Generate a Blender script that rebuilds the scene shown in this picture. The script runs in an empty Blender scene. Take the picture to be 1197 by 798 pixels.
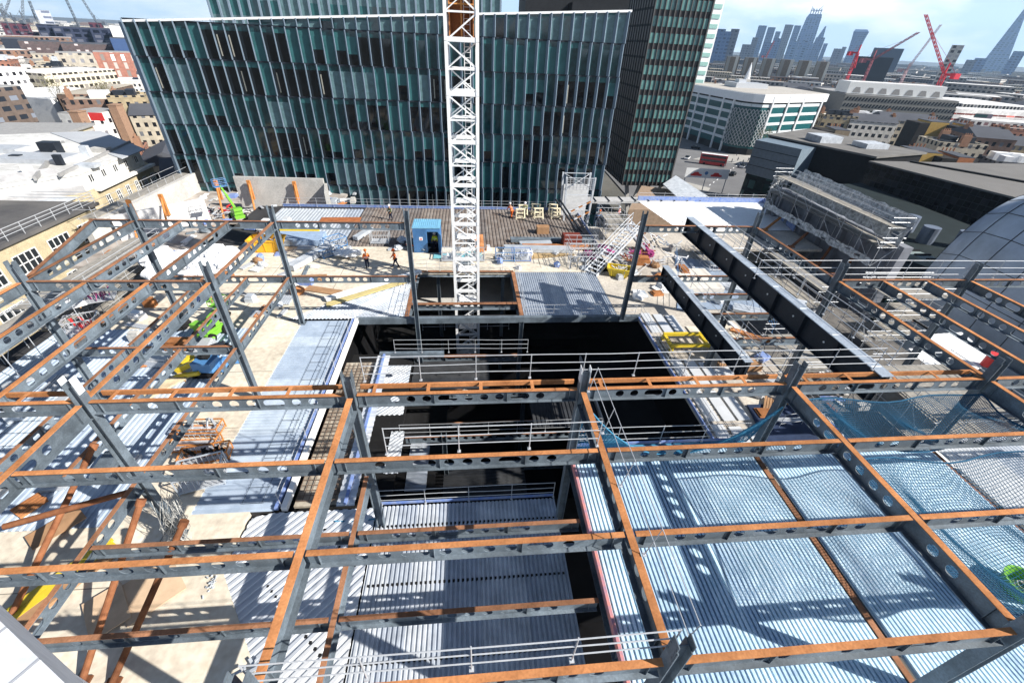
import bpy, math, random
from math import *
from mathutils import Vector, Matrix
random.seed(11)
D = bpy.data
sc = bpy.context.scene
col = sc.collection
# ------------------------------------------------------------------ camera
FPX, CX, CY = 499.0, 598.5, 399.0
CAMZ = 18.4
yaw, pit, rol = radians(6.6), radians(35.15), radians(-2.95)
fw = Vector((sin(yaw)*cos(pit), cos(yaw)*cos(pit), -sin(pit)))
rt = Vector((cos(yaw), -sin(yaw), 0)); dn = fw.cross(rt)
rr = rt*cos(rol) + dn*sin(rol); dd = dn*cos(rol) - rt*sin(rol)
cam = D.cameras.new('camera'); co = D.objects.new('camera', cam); col.objects.link(co)
M = Matrix((rr, -dd, -fw)).transposed().to_4x4(); M.translation = (0, 0, CAMZ)
co.matrix_world = M
cam.sensor_width = 36; cam.lens = 36*FPX/1197; cam.clip_end = 60000; cam.clip_start = 0.05
sc.camera = co
def at(px, py, z):
    w = rr*((px-CX)/FPX) + dd*((py-CY)/FPX) + fw
    t = (z-CAMZ)/w.z
    return Vector((w.x*t, w.y*t, z))
def aty(px, py, y):
    w = rr*((px-CX)/FPX) + dd*((py-CY)/FPX) + fw
    t = y/w.y
    return Vector((w.x*t, y, CAMZ+w.z*t))
# ------------------------------------------------------------------ materials
MATS = {}
VARY = ('rusty_steel', 'brown_rusty_steel', 'grey_primer_steel', 'brown_rusty_tube')
def nt(name):
    m = D.materials.new(name); m.use_nodes = True
    n = m.node_tree; b = n.nodes['Principled BSDF']
    return m, n, b
def mat(name, c, rough=.7, metal=0., var=.15, vs=1.5, bump=0., dirt=None, spec=.5, fine=None):
    if name in MATS: return MATS[name]
    m, n, b = nt(name)
    b.inputs['Roughness'].default_value = rough; b.inputs['Metallic'].default_value = metal
    b.inputs['Specular IOR Level'].default_value = spec if (rough < .6 or spec != .5) else .12
    tc = n.nodes.new('ShaderNodeTexCoord')
    no = n.nodes.new('ShaderNodeTexNoise'); no.inputs['Scale'].default_value = vs; no.inputs['Detail'].default_value = 6
    no.inputs['Roughness'].default_value = .65
    n.links.new(tc.outputs['Object'], no.inputs['Vector'])
    r = n.nodes.new('ShaderNodeValToRGB')
    r.color_ramp.elements[0].position = .3; r.color_ramp.elements[1].position = .7
    a = [max(0, x*(1-var)) for x in c]; z = [min(1, x*(1+var)) for x in c]
    r.color_ramp.elements[0].color = (*(dirt or a), 1); r.color_ramp.elements[1].color = (*z, 1)
    n.links.new(no.outputs['Fac'], r.inputs['Fac'])
    out = r.outputs['Color']
    if fine:
        n2 = n.nodes.new('ShaderNodeTexNoise'); n2.inputs['Scale'].default_value = fine; n2.inputs['Detail'].default_value = 4
        n.links.new(tc.outputs['Object'], n2.inputs['Vector'])
        mx = n.nodes.new('ShaderNodeMix'); mx.data_type = 'RGBA'; mx.blend_type = 'OVERLAY'; mx.inputs[0].default_value = .45
        n.links.new(out, mx.inputs[6]); n.links.new(n2.outputs['Fac'], mx.inputs[7]); out = mx.outputs[2]
    if name in VARY:   # every piece of steel is a little different
        oi = n.nodes.new('ShaderNodeObjectInfo'); mr = n.nodes.new('ShaderNodeMapRange'); mr.inputs[3].default_value = .68; mr.inputs[4].default_value = 1.18; n.links.new(oi.outputs['Random'], mr.inputs[0])
        n3 = n.nodes.new('ShaderNodeTexNoise'); n3.inputs['Scale'].default_value = .45; n3.inputs['Detail'].default_value = 2; n.links.new(tc.outputs['Object'], n3.inputs['Vector'])
        mr3 = n.nodes.new('ShaderNodeMapRange'); mr3.inputs[1].default_value = .3; mr3.inputs[2].default_value = .7; mr3.inputs[3].default_value = .75; mr3.inputs[4].default_value = 1.1; n.links.new(n3.outputs['Fac'], mr3.inputs[0])
        mm = n.nodes.new('ShaderNodeMath'); mm.operation = 'MULTIPLY'; n.links.new(mr.outputs[0], mm.inputs[0]); n.links.new(mr3.outputs[0], mm.inputs[1])
        hs = n.nodes.new('ShaderNodeHueSaturation'); n.links.new(mm.outputs[0], hs.inputs['Value']); n.links.new(out, hs.inputs['Color']); out = hs.outputs[0]
    n.links.new(out, b.inputs['Base Color'])
    if bump:
        bp = n.nodes.new('ShaderNodeBump'); bp.inputs['Strength'].default_value = bump; bp.inputs['Distance'].default_value = .05
        n.links.new(no.outputs['Fac'], bp.inputs['Height']); n.links.new(bp.outputs['Normal'], b.inputs['Normal'])
    MATS[name] = m; return m
def winmat(name, wall, win, px, pz, fx=.5, fz=.5, var=.2, rough=.8, ox=0., lt=.08, lm=2.5):
    """masonry with a regular grid of windows, laid out along the wall"""
    if name in MATS: return MATS[name]
    m, n, b = nt(name); L = n.links; N = n.nodes.new
    b.inputs['Roughness'].default_value = rough; b.inputs['Specular IOR Level'].default_value = .2
    tc = N('ShaderNodeTexCoord'); sp = N('ShaderNodeSeparateXYZ'); L.new(tc.outputs['Object'], sp.inputs[0])
    sn = N('ShaderNodeSeparateXYZ'); L.new(tc.outputs['Normal'], sn.inputs[0])
    def mt(op, a, c=None, d=None):
        q = N('ShaderNodeMath'); q.operation = op
        for i, v in enumerate((a, c, d)):
            if v is None: continue
            if isinstance(v, (int, float)): q.inputs[i].default_value = v
            else: L.new(v, q.inputs[i])
        return q.outputs[0]
    ax = mt('ABSOLUTE', sn.outputs[0]); sel = mt('GREATER_THAN', ax, .7)
    u = mt('ADD', mt('MULTIPLY', sp.outputs[1], sel), mt('MULTIPLY', sp.outputs[0], mt('SUBTRACT', 1., sel)))
    uu = mt('ADD', mt('DIVIDE', u, px), 50.5+ox); zz = mt('ADD', mt('DIVIDE', sp.outputs[2], pz), 50.)
    fu = mt('FRACT', uu); fv = mt('FRACT', zz)
    a = mt('LESS_THAN', mt('ABSOLUTE', mt('SUBTRACT', fu, .5)), fx/2)
    c = mt('LESS_THAN', mt('ABSOLUTE', mt('SUBTRACT', fv, .5)), fz/2)
    w = mt('MULTIPLY', mt('MULTIPLY', a, c), mt('LESS_THAN', mt('ABSOLUTE', sn.outputs[2]), .5))
    cb = N('ShaderNodeCombineXYZ'); L.new(mt('FLOOR', uu), cb.inputs[0]); L.new(mt('FLOOR', zz), cb.inputs[1]); L.new(sel, cb.inputs[2])
    wn = N('ShaderNodeTexWhiteNoise'); L.new(cb.outputs[0], wn.inputs['Vector'])
    r = N('ShaderNodeValToRGB'); r.color_ramp.interpolation = 'CONSTANT'
    e = r.color_ramp.elements; e[0].color = (*[x*.5 for x in win], 1); e[1].position = .45; e[1].color = (*win, 1)
    e2 = e.new(.8); e2.color = (*[min(1, x*lm+lt) for x in win], 1)
    L.new(wn.outputs['Value'], r.inputs['Fac'])
    no = N('ShaderNodeTexNoise'); no.inputs['Scale'].default_value = .6; no.inputs['Detail'].default_value = 8; L.new(tc.outputs['Object'], no.inputs['Vector'])
    wr = N('ShaderNodeValToRGB'); wr.color_ramp.elements[0].position = .3; wr.color_ramp.elements[1].position = .7
    wr.color_ramp.elements[0].color = (*[x*(1-var) for x in wall], 1); wr.color_ramp.elements[1].color = (*[min(1, x*(1+var)) for x in wall], 1)
    L.new(no.outputs['Fac'], wr.inputs['Fac'])
    mx = N('ShaderNodeMix'); mx.data_type = 'RGBA'; L.new(w, mx.inputs[0]); L.new(wr.outputs[0], mx.inputs[6]); L.new(r.outputs[0], mx.inputs[7])
    L.new(mx.outputs[2], b.inputs['Base Color'])
    ro = mt('SUBTRACT', rough, mt('MULTIPLY', w, rough-.12)); L.new(ro, b.inputs['Roughness'])
    bp = N('ShaderNodeBump'); bp.inputs['Strength'].default_value = 1.; bp.inputs['Distance'].default_value = .15
    L.new(mt('SUBTRACT', 1., w), bp.inputs['Height']); L.new(bp.outputs['Normal'], b.inputs['Normal'])
    MATS[name] = m; return m
STEEL = mat('grey_primer_steel', (.145, .18, .215), .55, var=.2, vs=1.6, fine=20, dirt=(.075, .095, .115))
DSTEEL = mat('dark_painted_steel', (.016, .021, .03), .5, var=.2, vs=2, fine=20, spec=.3)
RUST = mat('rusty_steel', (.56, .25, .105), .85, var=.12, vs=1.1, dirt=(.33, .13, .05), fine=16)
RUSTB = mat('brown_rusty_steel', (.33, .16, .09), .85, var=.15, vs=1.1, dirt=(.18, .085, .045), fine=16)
BRUST = mat('brown_rusty_tube', (.27, .115, .055), .85, var=.2, vs=3, dirt=(.16, .06, .03))
GALV = mat('galvanised_sheet', (.56, .60, .65), .42, .3, var=.1, vs=1.2, dirt=(.42, .46, .51))
GALVC = mat('new_galvanised_sheet', (.58, .73, .84), .45, 0, var=.08, vs=.7, dirt=(.4, .56, .68), fine=9)
GALVD = mat('dull_galvanised_sheet', (.56, .59, .63), .5, .15, var=.16, vs=1., dirt=(.36, .39, .43))
GALVB = mat('bright_galvanised_sheet', (.72, .74, .76), .45, .35, var=.06, vs=1.2)
RAILM = mat('galvanised_tube', (.5, .52, .55), .45, .3, var=.12, vs=5)
WHITE = mat('white_paint', (.8, .81, .82), .5, var=.06)
CREAM = mat('pale_plywood_slab', (.66, .6, .5), .85, var=.08, vs=.3, dirt=(.46, .41, .33), fine=3)
CONC = mat('pale_concrete', (.46, .45, .43), .85, var=.18, vs=.4, fine=8)
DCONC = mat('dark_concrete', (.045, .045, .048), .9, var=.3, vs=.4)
VOID = mat('shaded_basement_concrete', (.005, .005, .006), .95, var=.3, vs=.4)  # near-black colour has the deep shade of the pit put into it
WOODT = mat('brown_plywood', (.34, .2, .11), .8, var=.2, vs=1.5)
BLUE = mat('blue_plastic', (.07, .14, .4), .5, var=.3, vs=3, dirt=(.3, .36, .5))
BLUEP = mat('blue_painted_steel', (.07, .2, .42), .5, var=.15)
YEL = mat('yellow_paint', (.62, .46, .03), .5, var=.12, vs=3)
GRN = mat('lime_green_paint', (.17, .43, .04), .45, var=.1, vs=3)
BLK = mat('black_rubber', (.015, .015, .016), .6, var=.2)
ORG = mat('orange_fabric', (.85, .17, .03), .8, var=.1)
HVY = mat('yellow_fabric', (.65, .8, .05), .8, var=.1)
NAVY = mat('navy_fabric', (.02, .025, .05), .9, var=.2)
SKIN = mat('skin', (.45, .25, .17), .6, var=.05)
NETB = mat('blue_net_cord', (.05, .2, .33), .7, var=.1)
NETD = mat('dark_net_cord', (.02, .09, .17), .7, var=.1)
PINK = mat('magenta_plastic', (.3, .05, .17), .6, var=.3, vs=4)
REDP = mat('red_paint', (.6, .03, .03), .5, var=.1)
# ------------------------------------------------------------------ mesh builder and tree helpers
class MB:
    def __init__(s): s.v = []; s.f = []; s.m = []
    def add(s, vs, fs, mi=0):
        o = len(s.v); s.v += [tuple(v) for v in vs]
        for f in fs: s.f.append([i+o for i in f]); s.m.append(mi)
        return s
    def box(s, x0, x1, y0, y1, z0, z1, mi=0):
        return s.add([(x0,y0,z0),(x1,y0,z0),(x1,y1,z0),(x0,y1,z0),(x0,y0,z1),(x1,y0,z1),(x1,y1,z1),(x0,y1,z1)],
              [(0,3,2,1),(4,5,6,7),(0,1,5,4),(1,2,6,5),(2,3,7,6),(3,0,4,7)], mi)
    def bar(s, p, q, w, h=None, mi=0, up=(0,0,1)):
        h = h or w; p = Vector(p); q = Vector(q); d = (q-p)
        if d.length < 1e-6: return s
        d.normalize(); u = Vector(up)
        if abs(d.dot(u)) > .98: u = Vector((0,1,0))
        a = d.cross(u).normalized()*w/2; b = a.cross(d).normalized()*h/2
        vs = [p-a-b, p+a-b, p+a+b, p-a+b, q-a-b, q+a-b, q+a+b, q-a+b]
        return s.add(vs, [(0,1,2,3),(4,7,6,5),(0,4,5,1),(1,5,6,2),(2,6,7,3),(3,7,4,0)], mi)
    def tube(s, p, q, r, n=6, r2=None, mi=0):
        p = Vector(p); q = Vector(q); d = q-p
        if d.length < 1e-6: return s
        d.normalize(); u = Vector((0,0,1)) if abs(d.z) < .95 else Vector((1,0,0))
        a = d.cross(u).normalized(); b = a.cross(d); r2 = r if r2 is None else r2
        vs = [p+(a*cos(2*pi*i/n)+b*sin(2*pi*i/n))*r for i in range(n)] + [q+(a*cos(2*pi*i/n)+b*sin(2*pi*i/n))*r2 for i in range(n)]
        fs = [(i, (i+1) % n, n+(i+1) % n, n+i) for i in range(n)] + [tuple(range(n))[::-1], tuple(range(n, 2*n))]
        return s.add(vs, fs, mi)
    def prism(s, pts, z0, z1, mi=0, mtop=None, zt=None):
        n = len(pts)
        a = sum(pts[i][0]*pts[(i+1) % n][1]-pts[(i+1) % n][0]*pts[i][1] for i in range(n))
        if a < 0: pts = pts[::-1]; zt = zt[::-1] if zt else None
        vs = [(p[0], p[1], z0) for p in pts] + [(p[0], p[1], zt[i] if zt else z1) for i, p in enumerate(pts)]
        s.add(vs, [(i, (i+1) % n, n+(i+1) % n, n+i) for i in range(n)] + [tuple(range(n))[::-1]], mi)
        o = len(s.v)-2*n
        s.f.append([o+n+i for i in range(n)]); s.m.append(mi if mtop is None else mtop)
        return s
    def blob(s, c, r, seed=0, mi=0, n=7, j=.25):
        R = random.Random(seed); vs = []; fs = []; k = n//2+1
        for a in range(1, k):
            for b in range(n):
                t = pi*a/k; p = 2*pi*b/n; q = 1+R.uniform(-j, j)
                vs.append((c[0]+r[0]*sin(t)*cos(p)*q, c[1]+r[1]*sin(t)*sin(p)*q, c[2]+r[2]*cos(t)*q))
        top = len(vs); vs.append((c[0], c[1], c[2]+r[2])); bot = top+1; vs.append((c[0], c[1], c[2]-r[2]))
        for a in range(k-2):
            for b in range(n): fs.append((a*n+b, (a+1)*n+b, (a+1)*n+(b+1) % n, a*n+(b+1) % n))
        for b in range(n): fs.append((top, b, (b+1) % n)); fs.append((bot, (k-2)*n+(b+1) % n, (k-2)*n+b))
        return s.add(vs, fs, mi)
    def mesh(s, name, mats, off=(0,0,0)):
        me = D.meshes.new(name)
        me.from_pydata([(v[0]-off[0], v[1]-off[1], v[2]-off[2]) for v in s.v], [], s.f)
        for m in (mats if isinstance(mats, (list, tuple)) else [mats]): me.materials.append(m)
        me.polygons.foreach_set('material_index', s.m); me.update()
        return me
    def part(s, name, mats, parent, label=None):
        """a part; vertices are given in the thing's own frame"""
        if not s.f: return None
        o = D.objects.new(name, s.mesh(name, mats)); col.objects.link(o); o.parent = parent
        if label: o['label'] = label
        return o
    def thing(s, name, mats, label, cat, group=None, kind=None):
        """a one-mesh thing; vertices in world space, origin at the middle of its base"""
        xs = [v[0] for v in s.v]; ys = [v[1] for v in s.v]; zs = [v[2] for v in s.v]
        c = ((min(xs)+max(xs))/2, (min(ys)+max(ys))/2, min(zs))
        o = D.objects.new(name, s.mesh(name, mats, c)); col.objects.link(o); o.location = c
        tagp(o, label, cat, group, kind); return o
    def wpart(s, name, mats, parent, label=None):
        """a part given in world space under an unrotated thing"""
        if not s.f: return None
        l = parent['_l']
        o = D.objects.new(name, s.mesh(name, mats, (l[0], l[1], l[2]))); col.objects.link(o); o.parent = parent
        o['_l'] = l
        if label: o['label'] = label
        return o
def tagp(o, label, cat, group=None, kind=None):
    kind = kind or 'thing'
    if label: o['label'] = label
    if cat: o['category'] = cat
    if group: o['group'] = group
    if kind: o['kind'] = kind
def thing(name, label, cat, loc=(0,0,0), rz=0., group=None):
    o = D.objects.new(name, None); col.objects.link(o); o.empty_display_size = .3
    o.location = loc; o.rotation_euler = (0, 0, rz); o['_l'] = list(loc)
    tagp(o, label, cat, group); return o
KIDS = {}
def copy_tree(o, loc=None, rz=None, label=None, parent=None):
    c = o.copy(); col.objects.link(c)
    if parent: c.parent = parent
    if loc is not None: c.location = loc
    if rz is not None: c.rotation_euler = (0, 0, rz)
    if label: c['label'] = label
    for ch in KIDS.get(o.name) or [k for k in D.objects if k.parent == o]: copy_tree(ch, parent=c)
    return c
def structure(mb, name, mats):
    o = D.objects.new(name, mb.mesh(name, mats)); col.objects.link(o); o['kind'] = 'structure'; return o
def clip(poly, a, b, c):
    """keep the part of a 2-D polygon where a*x+b*y<=c"""
    out = []
    for i in range(len(poly)):
        p, q = poly[i], poly[(i+1) % len(poly)]
        dp = a*p[0]+b*p[1]-c; dq = a*q[0]+b*q[1]-c
        if dp <= 0: out.append(p)
        if (dp < 0 < dq) or (dq < 0 < dp):
            t = dp/(dp-dq); out.append((p[0]+(q[0]-p[0])*t, p[1]+(q[1]-p[1])*t))
    return out
def corrugated(mb, poly, ang, z, per=.19, h=.06, fr=(.46, .12), mi=0):
    """trapezoid sheeting over a convex polygon, ribs running along ang"""
    c, s = cos(ang), sin(ang); nx, ny = -s, c
    us = [p[0]*nx+p[1]*ny for p in poly]; u = floor(min(us)/per)*per
    prof = [(0, 0), (fr[0], 0), (fr[0]+fr[1], -h), (1-fr[1], -h), (1, 0)]
    while u < max(us):
        for (a, za), (b, zb) in zip(prof, prof[1:]):
            u0 = u+a*per; u1 = u+b*per
            q = clip(clip(poly, nx, ny, u1), -nx, -ny, -u0)
            if len(q) >= 3:
                vs = [(p[0], p[1], z+za+(zb-za)*((p[0]*nx+p[1]*ny)-u0)/(u1-u0)) for p in q]
                mb.add(vs, [tuple(range(len(vs)))], mi)
        u += per
    return mb
SKYS, SUNE, EXPO, HAZE, CLOUD, VEIL = .05, 5.0, .9, .0001, (18, 18.3, 18.6), (9.5, 13, 16.5)
# ------------------------------------------------------------------ steel frame
BEAMC = {}
def beam_meshes(L, dep, fwid, seed, holes=True, ms=1.0, twin=False, rm=None):
    rm = rm or RUST; key = (round(L, 2), dep, fwid, seed, holes, twin, rm.name)
    if key in BEAMC: return BEAMC[key]
    R = random.Random(seed*7+int(L*10)); t = .012
    top = MB().box(0, L, -fwid/2, fwid/2, -.022, 0); bot = MB().box(0, L, -fwid*.8, fwid*.8, -dep, -dep+.022)
    web = MB(); z1 = -.022; z0 = -dep+.022; zc = (z0+z1)/2-.035
    xs = []; x = ms; pitch = .56; rad = min(.155, dep*.31)
    slots = {int((L-2*ms)/pitch*R.uniform(.25, .4)), int((L-2*ms)/pitch*R.uniform(.62, .75))}; k = 0
    if holes:
        while x+pitch < L-ms*.8:
            w = pitch*(1.7 if k in slots else 1.0)
            if R.random() > .06: xs.append((x, x+w, w-pitch))
            x += w; k += 1
    def rect(xa, xb):
        for sgn in (-1, 1):
            y = sgn*t/2; f = (0,1,2,3) if sgn < 0 else (3,2,1,0)
            web.add([(xa,y,z0),(xb,y,z0),(xb,y,z1),(xa,y,z1)], [f])
    cur = 0.
    n = 20
    for xa, xb, ex in xs:
        if xa > cur+1e-4: rect(cur, xa)
        cur = xb; c = (xa+xb)/2; hw = (xb-xa)/2; hh = (z1-z0)/2; zm = (z0+z1)/2
        ins = []; outs = []
        ca = atan2(hh, hw)
        angs = []
        for a0, a1 in ((-ca, ca), (ca, pi-ca), (pi-ca, pi+ca), (pi+ca, 2*pi-ca)):
            for i in range(5): angs.append(a0+(a1-a0)*i/5)
        for a in angs:
            ins.append((c+rad*cos(a)+(ex/2 if cos(a) > 0 else -ex/2 if cos(a) < 0 else 0), zc+rad*sin(a)))
            sx = hw/abs(cos(a)) if abs(cos(a)) > 1e-6 else 1e9; sz = hh/abs(sin(a)) if abs(sin(a)) > 1e-6 else 1e9
            q = min(sx, sz); outs.append((c+q*cos(a), zm+q*sin(a)))
        m = len(angs)
        for sgn in (-1, 1):
            y = sgn*t/2
            vs = [(p[0], y, p[1]) for p in ins]+[(p[0], y, p[1]) for p in outs]
            web.add(vs, [((i, m+i, m+(i+1) % m, (i+1) % m) if sgn < 0 else ((i+1) % m, m+(i+1) % m, m+i, i)) for i in range(m)])
        vs = [(p[0], -t/2, p[1]) for p in ins]+[(p[0], t/2, p[1]) for p in ins]
        web.add(vs, [((i+1) % m, i, m+i, m+(i+1) % m) for i in range(m)])
    if cur < L: rect(cur, L)
    for x in [.28, L-.28]+([L/3, 2*L/3] if L > 6 else []):
        if any(a < x < b for a, b, _ in xs): x = min((abs(a-x), a) for a, b, _ in xs)[1]
        for sgn in (-1, 1): web.box(x-.006, x+.006, min(sgn*.008, sgn*(fwid/2-.01)), max(sgn*.008, sgn*(fwid/2-.01)), z0, z1)
    r = [('top_flange', top.mesh('top_flange', rm)), ('web', web.mesh('web', STEEL)),
         ('bottom_flange', bot.mesh('bottom_flange', STEEL))]
    if twin:
        lad = MB().box(0, L, .50, .50+.07, -.20, -.01)
        for i in range(int(L/1.9)+1): lad.box(.5+i*1.9, .62+i*1.9, .09, .50, -.03, -.008)
        r.append(('side_rail', lad.mesh('side_rail', RUST)))
    BEAMC[key] = r; return r
def beam(p, q, label, dep=.5, fw_=.15, seed=1, holes=True, group='perforated steel floor beams', twin=False, gap=.2, ms=1.0, mats=None, name='steel_beam'):
    p = Vector(p); q = Vector(q); d = q-p; L = d.length-2*gap; d.normalize()
    o = thing(name, label, 'steel beam', tuple(p+d*gap), atan2(d.y, d.x), group)
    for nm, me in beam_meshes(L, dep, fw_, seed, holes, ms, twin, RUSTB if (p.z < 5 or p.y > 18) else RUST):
        c = D.objects.new(nm, me); col.objects.link(c); c.parent = o
    return o
XN = {-24.3: 'far left stub bay', -21.4: 'outer left bay', -12.9: 'left bay', -4.25: 'centre bay by the pit', 4.05: 'bay right of the pit', 12.3: 'right bay', 20.9: 'outer right bay', 29.3: 'last bay at right edge'}
YN = {28.8: 'far cross row', 20.3: 'second far cross row', 11.6: 'mid photo cross row', 8.7: 'row below mid photo', 5.9: 'second row from bottom', 3.1: 'bottom row'}
G = [-24.3, -21.4, -12.9, -4.25, 4.05, 12.3, 20.9, 29.3, 37.7]
def nxt(x): return G[G.index(x)+1]
EW8 = {28.8: [-24.3, -21.4, -12.9, 12.3], 20.3: [-21.4, 20.9, 29.3], 11.6: [-21.4, -12.9, -4.25, 4.05, 12.3, 20.9, 29.3],
       8.7: [-21.4, -12.9, -4.25, 4.05, 12.3, 20.9], 5.9: [-12.9, -4.25, 4.05, 12.3, 20.9], 3.1: [-4.25, 4.05, 12.3]}
for y, xs in EW8.items():
    for i, x in enumerate(xs):
        col_row = y in (28.8, 20.3, 11.6, 3.1)
        beam((x, y, 8), (nxt(x), y, 8), f'upper rust-topped perforated beam left to right, {XN[x]}, {YN[y]}', dep=.52 if y == 11.6 else .5,
             seed=int(y)+i, gap=.2 if col_row else .155, twin=(y == 11.6 and x < 20))
EW4 = {28.8: [-21.4, -12.9, 12.3], 20.3: [-21.4], 8.8: [-12.9, -4.25], 6.05: [-12.9, -4.25]}
YN.update({8.8: 'farther lower row, bottom left', 6.05: 'nearer lower row, bottom left'})
for y, xs in EW4.items():
    for i, x in enumerate(xs):
        beam((x, y, 4), (nxt(x), y, 4), f'lower rust-topped beam left to right, {XN[x]}, {YN[y]}', seed=int(y)+i+3, gap=.2 if y > 15 else .155, group='lower level steel beams')
for i, y in enumerate((25.9, 23.2, 20.3)):
    beam((15.4, y, 4), (20.9, y, 4), f'{["farthest", "middle", "nearest"][i]} of three short lower beams right of the second deep girder', seed=40+i, group='lower level steel beams', gap=.25)
NS8 = [(-23.9, 28.8, -21.4, 20.3)] + [(x, 20.3, x, 28.8) for x in (-21.4, -18.57, -15.73, -12.9, 20.9)] + \
      [(x, 11.6, x, 20.3) for x in (-24.3, -21.4, -18.57, -15.73, -12.9, 20.9, 23.7, 26.5, 29.3)] + [(x, 3.1, x, 11.6) for x in (-12.9, -4.25, 4.05, 12.3, 20.9)]
NX = {-23.9: 'outermost left', -24.3: 'outermost left', -21.4: 'outer left column line', -18.57: 'third line in from the left', -15.73: 'line just left of the left columns', -12.9: 'left column line',
      -4.25: 'column line left of the pit', 4.05: 'column line right of the pit', 12.3: 'right column line', 20.9: 'outer right column line', 23.7: 'first line beyond the right columns', 26.5: 'second line beyond the right columns', 29.3: 'rightmost line'}
SEG = {3.1: 'near segment', 11.6: 'middle segment', 20.3: 'far segment'}
for i, (x0, y0, x1, y1) in enumerate(NS8):
    lo = min(y0, y1)
    beam((x0, y0, 8), (x1, y1, 8), f'upper rust-topped beam running away, {SEG[lo]}, {NX[x0]}', dep=.62 if lo < 5 else .5, fw_=.2, seed=60+i % 5,
         holes=not (x0 in (-23.9, -4.25)), gap=.2 if x0 in (-21.4, -12.9, -4.25, 4.05, 12.3, 20.9, 29.3) else .17)
for i, (x, y0, y1) in enumerate([(-4.25, 3.1, 11.4), (-12.9, 3.1, 11.6), (-12.9, 11.6, 20.3), (-15.73, 11.6, 20.3), (-18.57, 11.6, 20.3), (-12.9, 20.3, 28.8), (-15.73, 20.3, 28.8), (-18.57, 20.3, 28.8), (-21.4, 20.3, 28.8), (20.9, 20.3, 28.8)]):
    lo = 3.1 if y0 < 5 else y0
    beam((x, y0, 4), (x, y1, 4), f'lower rust-topped beam running away, {SEG[lo]}, {NX[x]}', fw_=.17, seed=70+i % 4, holes=x != -4.25, group='lower level steel beams')
for x, y0, y1, lb in ((12.42, 1.2, 11.9, 'rust-topped beam showing in the slot between two metal decks at right'), (20.9, 1.2, 11.9, 'lower beam under the outer right column line, carrying metal deck'), (4.2, 1.2, 11.9, 'lower beam under the left edge of the raised metal deck')):
    beam((x, y0, 3.9), (x, y1, 3.9), lb, fw_=.2, seed=81, group='lower level steel beams')
# deep plate girders
def girder(x, y0, y1, z, dep, w, label):
    o = thing('plate_girder', label, 'steel girder', (x, y0, z), 0, 'deep plate girders')
    L = y1-y0
    MB().box(-w/2, w/2, 0, L, -.04, 0).part('top_flange', mat('pale_grey_primer', (.3, .35, .42), .5, var=.15, vs=1., fine=10), o)
    MB().box(-w/2, w/2, 0, L, -dep, -dep+.04).part('bottom_flange', DSTEEL, o)
    w_ = MB().box(-.02, .02, 0, L, -dep+.04, -.04); w_.part('web', DSTEEL, o)
    k = int(L/2.1)
    st = MB(); b = MB()
    for i in range(k+1):
        y = .1+(L-.2)*i/k
        st.box(-w/2+.03, -.02, y-.01, y+.01, -dep+.04, -.04); st.box(.02, w/2-.03, y-.01, y+.01, -dep+.04, -.04)
        b.tube((-.02, y+.9, -dep*.5), (-.045, y+.9, -dep*.5), .05, 8)
        b.box(-w/2+.05, w/2-.05, y+.5, y+.56, 0, .012)
    st.part('stiffener', DSTEEL, o); b.part('fixing', WHITE, o)
    return o
girder(16.6, 11.8, 30.6, 8.05, 1.35, .55, 'long dark plate girder with pale grey top running away at upper right')
girder(15.1, 17.2, 29.4, 4.6, 1.2, .5, 'shorter dark plate girder with pale top, lower and left of the long one')
# columns
def column(x, y, z0, z1, label, s=.31):
    o = thing('steel_column', label, 'steel column', (x, y, z0), 0, 'grey steel columns')
    h = z1-z0; b = MB(); t = .025
    b.box(-s/2, -s/2+t, -s/2, s/2, 0, h).box(s/2-t, s/2, -s/2, s/2, 0, h).box(-s/2+t, s/2-t, -t/2, t/2, 0, h)
    b.part('shaft', STEEL, o)
    MB().box(-s*.8, s*.8, -s*.8, s*.8, 0, .04).part('base_plate', STEEL, o)
    p = MB()
    for sy in (-1, 1):
        y0 = sy*(s/2+.012); p.box(y0-.01, y0+.01, -s/2+.03, s/2-.03, h-.42, h+.22)
        for i in range(4):
            for sx in (-1, 1): p.tube((y0-.02, sx*.09, h-.3+i*.12), (y0+.02, sx*.09, h-.3+i*.12), .02, 6)
    p.part('splice_plate', WHITE if (x, y) in ((-12.9, 11.6), (4.05, 11.6)) else STEEL, o)
    return o
CN = {-21.4: 'outer left', -12.9: 'left', -4.25: 'pit left', 4.05: 'pit right', 12.3: 'right', 20.9: 'outer right', 29.3: 'far right'}
for x, y, z0 in ((-21.4, 20.3, 0), (-21.4, 28.8, 0), (-12.9, 11.6, 0), (-12.9, 20.3, 0), (-12.9, 28.8, 0), (-4.25, 11.6, -8), (-4.25, 28.8, -8), (4.05, 11.6, -8), (4.05, 3.1, 0), (-4.25, 3.1, 0),
                 (12.3, 11.6, -4), (12.3, 28.8, 0), (12.3, 3.1, 0), (20.9, 3.1, 0), (20.9, 11.6, -4), (20.9, 20.3, -4), (20.9, 28.8, 0), (29.3, 20.3, -4), (29.3, 11.6, -4)):
    rown = {28.8: 'farthest row', 20.3: 'second farthest row', 11.6: 'mid photo row', 3.1: 'row at the bottom edge'}[y]
    column(x, y, z0, 8.8, f'grey H section steel column in the {CN[x]} line, {rown}')
for x, y, z0, z1, lb in ((4.05, 29.0, -8, -.4, 'short grey column below the slab at the right of the crane opening'), (-21.4, 11.6, 0, 8.8, 'grey steel column at the left edge, mid photo row'),
                         (16.6, 22.5, -.01, 3.9, 'stub column under the short lower beams between the girders')):
    column(x, y, z0, z1, lb)
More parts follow.
